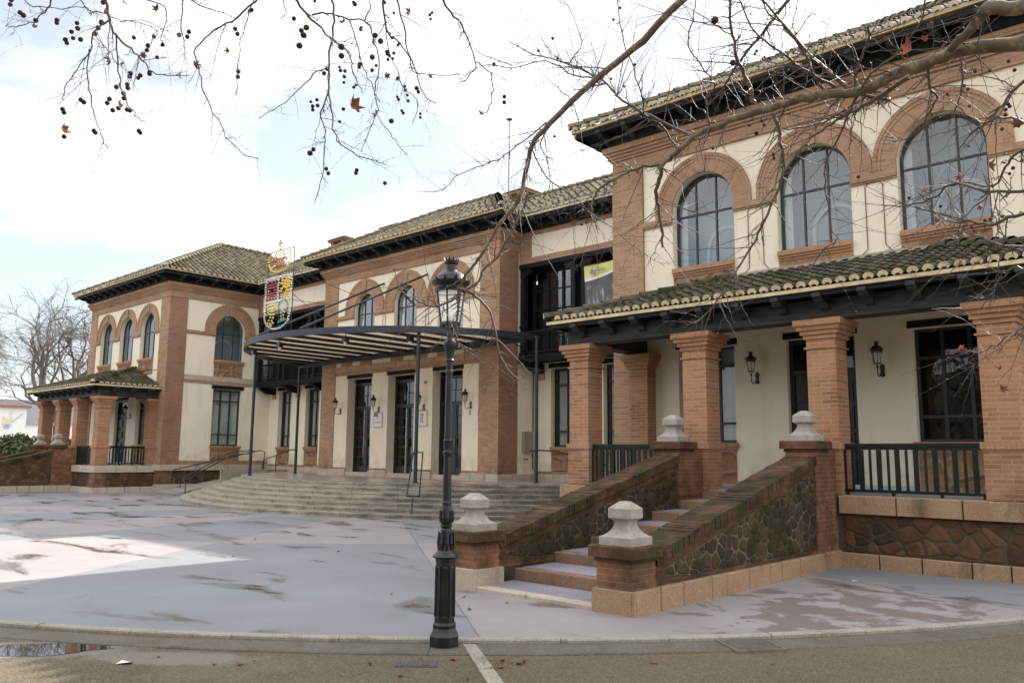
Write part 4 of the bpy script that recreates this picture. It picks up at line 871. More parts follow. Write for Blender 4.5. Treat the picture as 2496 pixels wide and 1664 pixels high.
m=MB(); n=60; P=[(10.2*math.sin(-.9+1.8*i/n),CY-10.2*math.cos(-.9+1.8*i/n)) for i in range(n+1)]; m.add([(x,y,.8365) for x,y in P]+[(P[-1][0],4.93,.8365),(P[0][0],4.93,.8365)],[tuple(range(n+3))]); m.build('landing','landing',ST)
for s,nm in ((-1,'left'),(1,'right')):
    m=MB(lambda p,s=s:(s*p[0],p[1],p[2])); m.prism([(-.3,-.02),(4.6,.84),(4.94,.84),(4.94,-.05),(-.3,-.05)],'x',9.9,11.5); o=m.build('access_ramp','step')
    tag(o,'sloping stone access ramp beside the '+('far pavilion wall' if s<0 else 'steps, next to the near porch'),'ramp')
    m=MB(lambda p,s=s:(s*p[0],p[1],p[2])); m.box(9.76,9.895,1.8,4.9,.3,.93)
    link(m.build('kerb','step'),o)
def rail(name,label,tubes,r=.021,group=None):
    m=MB()
    for t in tubes: m.tube(t,r,8)
    return tag(m.build(name,'iron',None,True),label,'handrail',group)
rail('handrail','black handrail with a curled foot along the far ramp wall',[[(-11.2,.75,.12),(-11.2,.75,.55),(-11.2,.62,.62),(-11.2,.42,.68),(-11.2,.36,.80),(-11.2,.45,.92),(-11.2,.8,1.0),(-11.2,4.4,1.76),(-11.2,4.6,1.7),(-11.2,4.6,.84)]])
rail('handrail','black handrail sloping down the curved steps at the far canopy post',[[(-4.35,.15,1.70),(-4.75,-.12,1.70),(-5.0,-.45,1.66),(-7.2,-.75,.86),(-7.5,-.8,.78),(-7.62,-.85,.68),(-7.5,-.9,.58),(-7.25,-.95,.52),(-7.2,-.97,.0)],[(-4.45,.02,1.62),(-4.9,-.38,1.58),(-7.15,-.72,.79)]])
rail('handrail','thin black handrail from the rear canopy post down the far ramp',[[(-6.3,3.12,1.80),(-6.7,3.12,1.78),(-10.0,3.9,1.35),(-10.1,3.9,1.28),(-10.1,3.9,.84)],[(-8.4,3.5,.84),(-8.4,3.5,1.56)]])
rail('handrail','black looped handrail standing on the middle of the curved steps',[[(4.42,.10,1.70),(4.62,.28,1.70),(6.12,-1.12,.56),(5.9,-1.36,.56),(4.42,.10,1.70)],[(6.01,-1.24,.56),(6.12,-1.36,.5),(6.12,-1.36,.02)]],.018)
rail('handrail','black handrail curving away behind the nearest porch column',[[(6.2,3.12,1.78),(6.6,3.1,1.80),(7.4,3.0,1.76),(9.3,2.7,1.40)],[(9.6,1.9,.1),(9.6,1.9,.45),(9.5,1.75,.55),(9.5,1.8,.68),(9.7,2.1,.74),(10.2,4.0,1.1)]])
# ================================================================ CANOPY
CN=empty('entrance_canopy',(0,0,.84)); tag(CN,'flat half round steel canopy on thin dark posts over the entrance steps','canopy')
yc,RC_=4.3,6.3; n=80; a=math.acos((yc-3.25)/RC_); E_=[(RC_*math.sin(-a+2*a*i/n),yc-RC_*math.cos(-a+2*a*i/n)) for i in range(n+1)]
def ringband(r0,r1,z0,z1,mt,name):
    m=MB(); P=[(r*math.sin(-a+2*a*i/n),yc-r*math.cos(-a+2*a*i/n),z) for i in range(n+1) for r,z in ((r1,z0),(r1,z1),(r0,z1),(r0,z0))]
    m.add(P,[(4*i+q,4*i+4+q,4*i+4+(q+1)%4,4*i+(q+1)%4) for i in range(n) for q in range(4)]+[(0,1,2,3),(4*n,4*n+3,4*n+2,4*n+1)]); return m.build(name,mt,CN)
ringband(RC_-.08,RC_+.02,5.15,5.34,'iron_blue','rim'); 
m=MB(); m.add([(x*.985,yc+(y-yc)*.985,5.30) for x,y in E_],[tuple(range(len(E_)))]); m.build('roof_panel','panel',CN)
m=MB(); m.box(-6.1,6.1,3.0,3.1,5.08,5.28); 
for x in (-4,-2,0,2,4): m.box(x-.06,x+.06,3.1,YC-.001,5.12,5.24)
m.build('wall_beam','iron_blue',CN)
for i in range(-5,7):
    x=i*.98-.49; 
    if abs(x)<5.9: m=MB(); m.box(x-.055,x+.055,yc-math.sqrt((RC_-.1)**2-x*x),3.0,5.205,5.295); m.build('joist','iron',CN)
for x,y,rr in ((-4.45,.05,.055),(4.5,.12,.055),(-6.32,3.12,.055),(6.4,3.2,.055)):
    m=MB(); m.lathe([(.09,.0),(.09,.02),(rr,.03),(rr,.9),(rr+.012,.905),(rr+.012,.95),(rr,.955),(rr,4.32),(rr+.03,4.36),(rr+.03,4.40)],(x,y,.84),14); m.build('post','iron_blue',CN)
for x in (-1.13,1.29): m=MB(); m.tube([(x*1.02,-1.85,5.36),(x,YC-.01,7.9)],.035,8); m.lathe([(.07,-.01),(.07,.01)],(x,YC-.01,7.9),8); m.build('tie_rod','iron_blue',CN)
for an in (-.42,.0,.45,.78):
    x,y=(RC_-.3)*math.sin(an),yc-(RC_-.3)*math.cos(an); m=MB(); m.box(x-.09,x+.09,y-.07,y+.07,4.92,5.07); m.tube([(x,y,5.06),(x,y,5.15)],.015); o=m.build('floodlight','iron',CN); m=MB(); m.sphere((x,y,4.91),.055,10,6); link(m.build('lens','white'),o)
# ================================================================ COAT OF ARMS OF BULBS on the canopy edge
CR=empty('coat_of_arms_sign',(.05,-1.85,5.34)); tag(CR,'coat of arms of coloured light bulbs with a crown, standing on the canopy edge','sign')
cx0,cyc=.05,-1.85
m=MB(); L_=[[(cx0-.74,5.36),(cx0-.74,8.0)],[(cx0+.74,5.36),(cx0+.74,8.0)],[(cx0-.74,8.0),(cx0+.74,8.0)],[(cx0-.74,7.26),(cx0+.74,7.26)],[(cx0+.0,5.36),(cx0+.0,7.26)]]
for a_,b_ in L_: m.tube([(a_[0],cyc+.03,a_[1]),(b_[0],cyc+.03,b_[1])],.014,5)
m.build('frame','iron',CR)
m=MB(); m.tube([(cx0+.74,cyc+.03,7.26),(1.25,.6,6.62)],.009,4); m.tube([(cx0-.7,cyc+.03,6.6),(-1.13,1.0,6.78)],.009,4); m.tube([(cx0+.74,cyc+.03,6.5),(1.27,-1.0,5.8)],.009,4); m.build('stay_wire','iron',CR)
def bulbs(name,mt,pts,r=.034):
    r*=.86
    m=MB()
    for x,z in pts: m.sphere((cx0+x,cyc-.03+random.uniform(-.01,.01),z),r,7,5)
    return m.build(name,mt,CR,True)
def along(ps,st=.075):
    o=[]
    for (x0,z0),(x1,z1) in zip(ps[:-1],ps[1:]):
        L=math.hypot(x1-x0,z1-z0);k=max(1,int(L/st)); o+=[(x0+(x1-x0)*i/k,z0+(z1-z0)*i/k) for i in range(k)]
    return o+[ps[-1]]
sh=[(-.74,7.12),(-.74,5.95)]+[(.74*math.cos(PI+t*PI/10),5.95+.48*math.sin(PI+t*PI/10)) for t in range(11)]+[(.74,5.95),(.74,7.12),(-.74,7.12)]
bulbs('shield_outline','b_silver',along(sh)+along([(-.74,6.36),(.74,6.36)])+along([(0,7.1),(0,6.36)])+[(.66,5.7+i*.1) for i in range(7)])
ca=[(-.6+.1*i,6.46+.09*j) for i in range(6) for j in range(7) if not(1<i<4 and j in (3,)) and not (j==6 and i%2)]
bulbs('castle','b_red',ca,.04)
tr=lambda p:[(x,z) for x,z in p]
lion=[(.62,7.0),(.55,7.02),(.47,7.0),(.42,6.93),(.5,6.9),(.58,6.92),(.35,6.95),(.25,6.98),(.16,6.9),(.45,6.82),(.55,6.82),(.4,6.75),(.3,6.78),(.2,6.72),(.13,6.65),(.5,6.72),(.6,6.75),(.47,6.64),(.56,6.62),(.42,6.56),(.6,6.52),(.35,6.5),(.52,6.5),(.3,6.44),(.45,6.43),(.63,6.43),(.65,6.88),(.67,6.65),(.37,6.86),(.3,6.86)]
bulbs('lion','b_gold',lion,.05)
bulbs('lower_figure','b_yellow',[(-.6,6.24),(-.5,6.26),(-.4,6.27),(-.3,6.27),(-.2,6.26),(-.55,6.14),(-.42,6.15),(-.3,6.16),(-.18,6.16),(-.35,6.05),(-.25,6.06),(-.62,5.98),(-.52,6.02),(-.42,5.97),(-.3,5.95),(-.2,5.95),(-.38,5.87),(-.24,5.85),(-.45,5.78),(-.3,5.76),(-.52,5.70),(-.36,5.67),(-.22,5.68),(-.55,5.62),(-.3,5.6),(-.42,5.6),(.25,5.95),(.38,5.97),(.25,5.85),(.38,5.87),(.24,5.75),(.37,5.77),(.31,6.03)],.038)
bulbs('green_ring','b_teal',[(.35+.24*math.cos(t*PI/9),6.16+.2*math.sin(t*PI/9)) for t in range(18)]+along([(.1,5.68),(.55,5.72)],.06),.036)
crw=[(-.52,7.32+.0)]+[]
bulbs('crown','b_gold',along([(-.5,7.40),(-.62,7.6),(-.66,7.78),(-.55,7.9),(-.42,7.84),(-.38,7.72)])+along([(.5,7.40),(.62,7.6),(.66,7.78),(.55,7.9),(.42,7.84),(.38,7.72)])+along([(-.3,7.8),(-.2,7.95),(0,8.02),(.2,7.95),(.3,7.8)])+along([(-.5,7.40),(-.25,7.32),(0,7.29),(.25,7.32),(.5,7.40)],.06)+along([(-.5,7.44),(-.25,7.55),(0,7.59),(.25,7.55),(.5,7.44)],.06)+along([(0,8.0),(0,7.72)])+along([(-.2,7.92),(-.22,7.72)])+along([(.2,7.92),(.22,7.72)]),.036)
bulbs('crown_jewels','b_red',[(-.4+.1*i,7.66+.03*math.cos(i)) for i in range(9)]+[(-.35+.1*i,7.72) for i in range(8)]+[(-.25+.1*i,7.47) for i in range(6)]+along([(0,8.04),(0,8.3)])+[(-.07,8.22),(.07,8.22)],.036)
# ================================================================ LAMPS
def lantern(mbi,mbg,c,sc,sides=6,n=None):
    # crown-topped tapering lantern: iron into mbi, panes into mbg; c is the underside of the glass
    x,y,z=c; S=sc; rb,rt,h=.085*S,.125*S,.30*S; Tz=lambda p:(p[0],p[1],p[2] if p[2]<z+h else z+h+(p[2]-z-h)*.80); mbi.T=Tz
    def rg(r,zz,k=sides,off=0): return [(x+r*math.cos(off+2*PI*i/k),y+r*math.sin(off+2*PI*i/k),z+zz) for i in range(k)]
    g=rg(rb*.96,0)+rg(rt*.96,h); mbg.add(g,[(i,(i+1)%sides,sides+(i+1)%sides,sides+i) for i in range(sides)]+[tuple(range(sides-1,-1,-1))])
    for i in range(sides):
        t=2*PI*i/sides; mbi.tube([(x+rb*math.cos(t),y+rb*math.sin(t),z-.005*S),(x+rt*math.cos(t),y+rt*math.sin(t),z+h)],.009*S,5)
    mbi.lathe([(rb*.5,-.02*S),(rb*1.08,-.018*S),(rb*1.08,.008*S),(rb*.97,.01*S)],c,sides)
    mbi.lathe([(rt*.9,h-.012*S),(rt*1.12,h-.01*S),(rt*1.16,h+.02*S),(rt*1.08,h+.025*S),(rt*1.1,h+.05*S),(rt*1.36,h+.085*S),(rt*1.40,h+.105*S),(rt*1.22,h+.10*S),(rt*1.12,h+.135*S),(rt*1.02,h+.17*S),(rt*.80,h+.205*S),(rt*.50,h+.225*S),(rt*.42,h+.24*S),(rt*.40,h+.30*S),(rt*.50,h+.325*S),(rt*.52,h+.35*S),(rt*.30,h+.35*S)],c,24)
    for i in range(12):
        t=2*PI*i/12; mbi.add([(x+rt*1.34*math.cos(t-.14),y+rt*1.34*math.sin(t-.14),z+h+.09*S),(x+rt*1.34*math.cos(t+.14),y+rt*1.34*math.sin(t+.14),z+h+.09*S),(x+rt*1.52*math.cos(t),y+rt*1.52*math.sin(t),z+h+.15*S),(x+rt*1.22*math.cos(t),y+rt*1.22*math.sin(t),z+h+.09*S)],[(0,1,2),(1,3,2),(3,0,2)])
        mbi.add([(x+rt*.5*math.cos(t-.16),y+rt*.5*math.sin(t-.16),z+h+.345*S),(x+rt*.5*math.cos(t+.16),y+rt*.5*math.sin(t+.16),z+h+.345*S),(x+rt*.58*math.cos(t),y+rt*.58*math.sin(t),z+h+.40*S),(x+rt*.4*math.cos(t),y+rt*.4*math.sin(t),z+h+.345*S)],[(0,1,2),(1,3,2),(3,0,2)])
def street_lamp(loc,label):
    x,y,z=loc; L=empty('street_lamp',loc); tag(L,label,'street lamp')
    m=MB(); o8=PI/8; cx0_,cy0_=x,y; k_=.70
    zk=((0,0),(.26,.22),(.985,.80),(1.02,.82),(1.35,1.08),(1.70,1.30),(2.07,1.78),(2.345,1.92),(2.94,2.60),(3.25,2.87),(3.36,2.97),(3.55,3.10))
    def zmap(h):
        for (a_,b_),(c_,d_) in zip(zk[:-1],zk[1:]):
            if h<=c_: return b_+(d_-b_)*(h-a_)/(c_-a_)
        return h-.45
    def slim(p,k=.645): return (cx0_+(p[0]-cx0_)*k,cy0_+(p[1]-cy0_)*k,z+zmap(p[2]-z))
    m.T=slim
    m.lathe([(.225,0),(.225,.012),(.215,.014),(.215,.115),(.205,.13),(.18,.165),(.165,.20),(.175,.215),(.175,.235),(.158,.25),(.15,.26)],loc,8,o8)
    m.lathe([(.150,.25),(.145,.95),(.155,.96),(.155,.985)],loc,8,o8)
    for i in range(8):
        t=o8+2*PI*(i+.5)/8; c_,s_=math.cos(t),math.sin(t); r0=.148*math.cos(PI/8); 
        def Q(u,zz,d): return (x+c_*(r0+d)-s_*u,y+s_*(r0+d)+c_*u,z+zz)
        for (u0,u1,z0,z1) in ((-.045,-.032,.32,.90),(.032,.045,.32,.90),(-.032,.032,.32,.335),(-.032,.032,.885,.90)):
            v=[Q(u0,z0,0),Q(u1,z0,0),Q(u1,z1,-.004),Q(u0,z1,-.004)]+[Q(u0,z0,.012),Q(u1,z0,.012),Q(u1,z1,.008),Q(u0,z1,.008)]; m.add(v,[(4,5,6,7),(0,1,5,4),(1,2,6,5),(2,3,7,6),(3,0,4,7)])
    m.build('base','iron',L)
    m=MB(slim); m.lathe([(.155,.985),(.188,1.00),(.192,1.02),(.17,1.04),(.14,1.06),(.115,1.09),(.10,1.16),(.092,1.24),(.082,1.33),(.07,1.35),(.088,1.37),(.09,1.39),(.075,1.405),(.088,1.44),(.092,1.49),(.084,1.55),(.07,1.64),(.062,1.69),(.07,1.70),(.07,1.715),(.062,1.73)],loc,20)
    for i in range(10):   # acanthus leaves
        t=2*PI*i/10; c_,s_=math.cos(t),math.sin(t)
        for (za,zb,ra,rb_,wd) in ((1.09,1.31,.118,.092,.026),(1.43,1.62,.098,.078,.022)):
            P=lambda r,u,zz:(x+c_*r-s_*u,y+s_*r+c_*u,z+zz)
            m.add([P(ra,-wd*.5,za),P(ra,wd*.5,za),P(ra+.004,wd,za+(zb-za)*.4),P(rb_+.022,0,zb+.01),P(ra+.004,-wd,za+(zb-za)*.4),P(ra+.018,0,za+(zb-za)*.4),P(rb_,0,zb-.02)],[(0,1,5),(1,2,5),(2,3,5),(3,4,5),(4,0,5),(2,6,3),(4,3,6)])
    m.build('ornament','iron',L,False)
    m=MB(slim); m.lathe([(.063,1.72),(.060,1.95),(.058,2.05),(.066,2.07),(.075,2.08),(.076,2.11),(.066,2.12),(.058,2.14),(.062,2.22),(.070,2.30),(.072,2.33),(.060,2.345)],loc,20); m.lathe([(.056,2.34),(.050,2.90),(.058,2.905),(.058,2.93),(.050,2.94)],loc,20,0,.93)
    m.lathe([(.050,2.93),(.052,3.02),(.066,3.03),(.066,3.05),(.056,3.06),(.060,3.10),(.075,3.16),(.09,3.19),(.098,3.22),(.098,3.25),(.082,3.26),(.060,3.27),(.050,3.29),(.048,3.36)],loc,20); m.build('shaft','iron',L,False)
    for t in (.4,.4+PI/2,.4+PI,.4+1.5*PI):
        m=MB(lambda p:slim(p,.8)); m.tube([(x+r*math.cos(t),y+r*math.sin(t),z+h) for r,h in ((.03,3.33),(.035,3.38),(.06,3.43),(.10,3.46),(.125,3.50))],[.018,.016,.014,.012,.012],6); m.tube([(x+r*math.cos(t),y+r*math.sin(t),z+h) for r,h in ((.10,3.46),(.12,3.44),(.135,3.46),(.128,3.485),(.115,3.48))],.009,5); m.build('bracket_arm','rust',L)
    mi=MB();mg=MB(); lantern(mi,mg,(x,y,z+3.06),1.08,6); mi.build('lantern','iron',L); mg.build('lantern_glass','frost',L); return L
LAMP=street_lamp((16.93,-10.21,-.037),'tall black cast iron street lamp with frosted lantern at the plaza kerb'); LAMP.scale=(.975,.975,.95)
def wall_lamp(loc,rz,label,group):
    W=empty('wall_lantern',(0,0,0)); m=MB(); # local: wall at y=0, out along -y
    m.prism([(-.045,-.16),(.045,-.16),(.06,-.1),(.04,0),(.06,.1),(.035,.17),(0,.2),(-.035,.17),(-.06,.1),(-.04,0),(-.06,-.1)],'y',-.025,0)
    def sc(p,r=.011): m.tube([(0,-a_,b_) for a_,b_ in p],r,6)
    sc([(.02,.10),(.07,.13),(.12,.10),(.13,.04),(.09,.0),(.05,.03),(.06,.07),(.09,.07)]); sc([(.02,-.10),(.07,-.14),(.14,-.13),(.22,-.16),(.30,-.17),(.37,-.13),(.40,-.05),(.40,.06)],.014); sc([(.10,-.02),(.13,-.07),(.10,-.11),(.06,-.09)]); sc([(.22,-.16),(.21,-.10),(.25,-.09)],.009)
    m.lathe([(.02,.04),(.032,.08),(.02,.11),(.03,.13)],(0,-.40,0),10)
    mi=MB();mg=MB(); lantern(mi,mg,(0,-.40,.17),.98,6); a_=m.build('bracket','iron'); b_=mi.build('lantern','iron'); c_=mg.build('lantern_glass','frost')
    for o in (a_,b_,c_): o.parent=W
    W.location=loc; W.rotation_euler=(0,0,rz); W.scale=(.68,.68,.68); tag(W,label,'wall lamp',group); return W
g1='iron lanterns on the entrance wall'; g2='iron lanterns on the near porch wall'; g3='iron lanterns on the far porch wall'
WL0=wall_lamp((-3.53,YC,3.24),0,'black wall lantern farthest from the street lamp, at the entrance brick pier',g1)
for x,l in ((-1.19,'black wall lantern above the white plaque with a grey square'),(1.28,'black wall lantern half hidden behind a canopy post, above the crest plaque'),(3.57,'black wall lantern between the third entrance door and the brick pier')): o=copy_tree(WL0,(x,YC,3.24)); tag(o,l,'wall lamp',g1)
for x,l in ((15.05,'dark wall lantern on the near porch wall between window and panelled door'),(17.47,'dark wall lantern on the near porch wall seen between the two right columns')): o=copy_tree(WL0,(x,0,3.22)); tag(o,l,'wall lamp',g2)
for x,l in ((-14.8,'small wall lantern right of the far porch door'),(-17.05,'small wall lantern left of the far porch door')): o=copy_tree(WL0,(x,0,3.22)); tag(o,l,'wall lamp',g3)
# ================================================================ PLAQUES, BOX, BANNER
def text(s,loc,size,m,rz=0,ext=.002,italic=0):
    c=bpy.data.curves.new('lettering','FONT'); c.body=s; c.size=size; c.extrude=ext; c.align_x='CENTER'; c.shear=italic; o=bpy.data.objects.new('lettering',c); COL.objects.link(o)
    dg=bpy.context.evaluated_depsgraph_get(); me=bpy.data.meshes.new_from_object(o.evaluated_get(dg)); bpy.data.objects.remove(o); M_=Matrix.Translation(loc)@Matrix.Rotation(rz,4,'Z')@Matrix.Rotation(PI/2,4,'X'); me.transform(M_); me.materials.clear(); me.materials.append(MT[m]); q=bpy.data.objects.new('lettering',me); COL.objects.link(q); return q
def plaque(x0,x1,z0,z1,Y,label):
    m=MB(); m.box(x0-.03,x1+.03,Y-.025,Y-.001,z0-.03,z1+.03); o=m.build('wall_plaque','brassy'); tag(o,label,'plaque','plaques beside the entrance doors'); m=MB(); m.box(x0,x1,Y-.031,Y-.026,z0,z1); link(m.build('plaque_face','plaque'),o); return o
MT['brassy']=flat('plaque_border',(.42,.36,.22),.5)
MT['inkgrey']=flat('grey_ink',(.16,.16,.17),.5); MT['inkred']=flat('maroon_ink',(.22,.08,.09),.5); MT['inkdark']=flat('dark_ink',(.08,.06,.07),.5); MT['inkgold']=flat('gold_ink',(.48,.30,.10),.5)
PA=plaque(-1.44,-.99,2.62,3.11,YC,'white plaque with a grey square and small lettering beside the first door')
m=MB(); m.box(-1.44,-1.20,YC-.036,YC-.032,2.99,3.115); link(m.build('grey_square','inkgrey'),PA); link(text('Casa',(-1.22,YC-.032,2.93),.06,'inkred'),PA); link(text('Consistorial',(-1.215,YC-.032,2.76),.072,'inkred'),PA)
PB=plaque(.98,1.44,2.62,3.11,YC,'white plaque with a small crowned coat of arms beside the middle door')
m=MB(); y=YC-.036
m.prism([(1.11,3.0),(1.13,2.95),(1.29,2.95),(1.31,3.0),(1.27,3.04),(1.21,3.06),(1.15,3.04)],'y',y,y+.003); link(m.build('crown_mark','inkgold'),PB)
m=MB(); m.prism([(1.12,2.93),(1.20,2.93),(1.20,2.86),(1.18,2.84),(1.20,2.80),(1.19,2.74),(1.16,2.72),(1.13,2.74),(1.12,2.82)],'y',y,y+.003); link(m.build('shield_mark','inkgold'),PB)
m=MB(); m.prism([(1.22,2.93),(1.27,2.93),(1.26,2.88),(1.30,2.86),(1.28,2.84),(1.24,2.87),(1.22,2.85)],'y',y,y+.003); m.prism([(1.22,2.80),(1.27,2.82),(1.29,2.78),(1.27,2.72),(1.22,2.70),(1.25,2.74),(1.25,2.78)],'y',y-.001,y+.003); link(m.build('lion_mark','inkred'),PB)
m=MB(); m.tube([(3.54,YC-.01,2.98),(3.52,YC-.02,3.03),(3.56,YC-.02,3.06),(3.53,YC-.02,3.10)],.012,5); m.box(3.515,3.55,YC-.02,YC-.001,2.93,2.98); tag(m.build('bell_push','iron'),'small dark bell pull on the cream wall below the nearest entrance lantern','bell push')
m=MB(); m.lathe([(.03,0),(.05,.02),(.05,.07),(.03,.09)],(1.35,YC-.05,4.06),10); m.box(1.32,1.38,YC-.05,YC,4.08,4.12); tag(m.build('loudspeaker','greybox'),'tiny round loudspeaker high on the cream wall between two doors','loudspeaker')
m=MB(); m.box(B+.001,B+.14,4.34,4.76,1.74,2.40); o=tag(m.build('utility_box','greybox'),'grey metal utility box on the cream wall beside the brick pier','utility box'); m=MB(); m.box(B+.141,B+.15,4.37,4.73,1.77,2.37); link(m.build('box_lid','greybox'),o)
m=MB(); m.tube([(B+.01,4.42,1.52),(B+.06,4.44,1.53),(B+.06,4.52,1.50)],.014,5); m.tube([(B+.06,4.52,1.50),(B+.07,4.56,1.54)],.02,5); tag(m.build('wall_tap','iron'),'small dark wall tap under the grey utility box','tap')
BN=empty('hanging_banner',(8.4,4.05,6.4)); tag(BN,'long banner with a lime top and dark photograph hanging in the near balcony','banner')
bx0,bx1,bz1,bz0,Yb=7.50,9.25,7.42,5.66,4.10
def wav(u,z): return Yb-.03*math.sin(u*2.2+.5)-.02*math.sin(z*1.7)
def sheet(name,mt,lo,hi,off):
    m=MB(); n=24; vs=[];uv=[]
    for i in range(n+1):
        t=i/n; x=bx0+(bx1-bx0)*t; zl,zh=lo(t),hi(t)
        for j in range(9): z=zl+(zh-zl)*j/8; vs.append((x+.1*(1-(z-bz0)/(bz1-bz0))*(1-t)*.6,wav(x,z)-off,z)); uv.append((x,(z-bz0)/(bz1-bz0)))
    fs=[(9*i+j,9*i+9+j,9*i+10+j,9*i+j+1) for i in range(n) for j in range(8)]; m.add(vs,fs,[[uv[k] for k in f] for f in fs]); return m.build(name,mt,BN)
sw=lambda t:bz1-.40+.30*t*t; 
sheet('photo_print','banner',lambda t:bz0,lambda t:sw(t)-.10+.06*t,0); sheet('swoosh','white',lambda t:sw(t)-.10+.06*t,lambda t:sw(t),0); sheet('lime_header','lime',sw,lambda t:bz1,0)
m=MB(); m.prism([(7.78,7.10),(7.98,7.10),(7.96,7.18),(7.92,7.22),(7.90,7.28),(7.93,7.34),(7.88,7.33),(7.86,7.24),(7.80,7.2)],'y',Yb-.075,Yb-.07); m.build('logo','purple',BN); m=MB(); m.box(8.02,8.30,Yb-.08,Yb-.078,7.24,7.26); m.box(8.02,8.38,Yb-.08,Yb-.078,7.17,7.205); m.build('header_lettering','inkgrey',BN)
m=MB(); m.tube([(bx0-.05,Yb,bz1+.01),(bx1+.05,Yb,bz1+.01)],.02,6); m.tube([(bx0+.2,Yb,bz1),(bx0+.2,YU+.05,7.75)],.006,4); m.build('banner_rod','wood',BN)
m=MB(); Y=Yb-.062; m.prism([(8.26,5.66),(8.26,5.80),(8.34,5.88),(8.37,5.92),(8.36,6.02),(8.42,6.07),(8.48,6.02),(8.47,5.92),(8.52,5.88),(8.62,5.78),(8.62,5.66)],'y',Y-.003,Y); m.build('printed_silhouette','inkdark',BN)
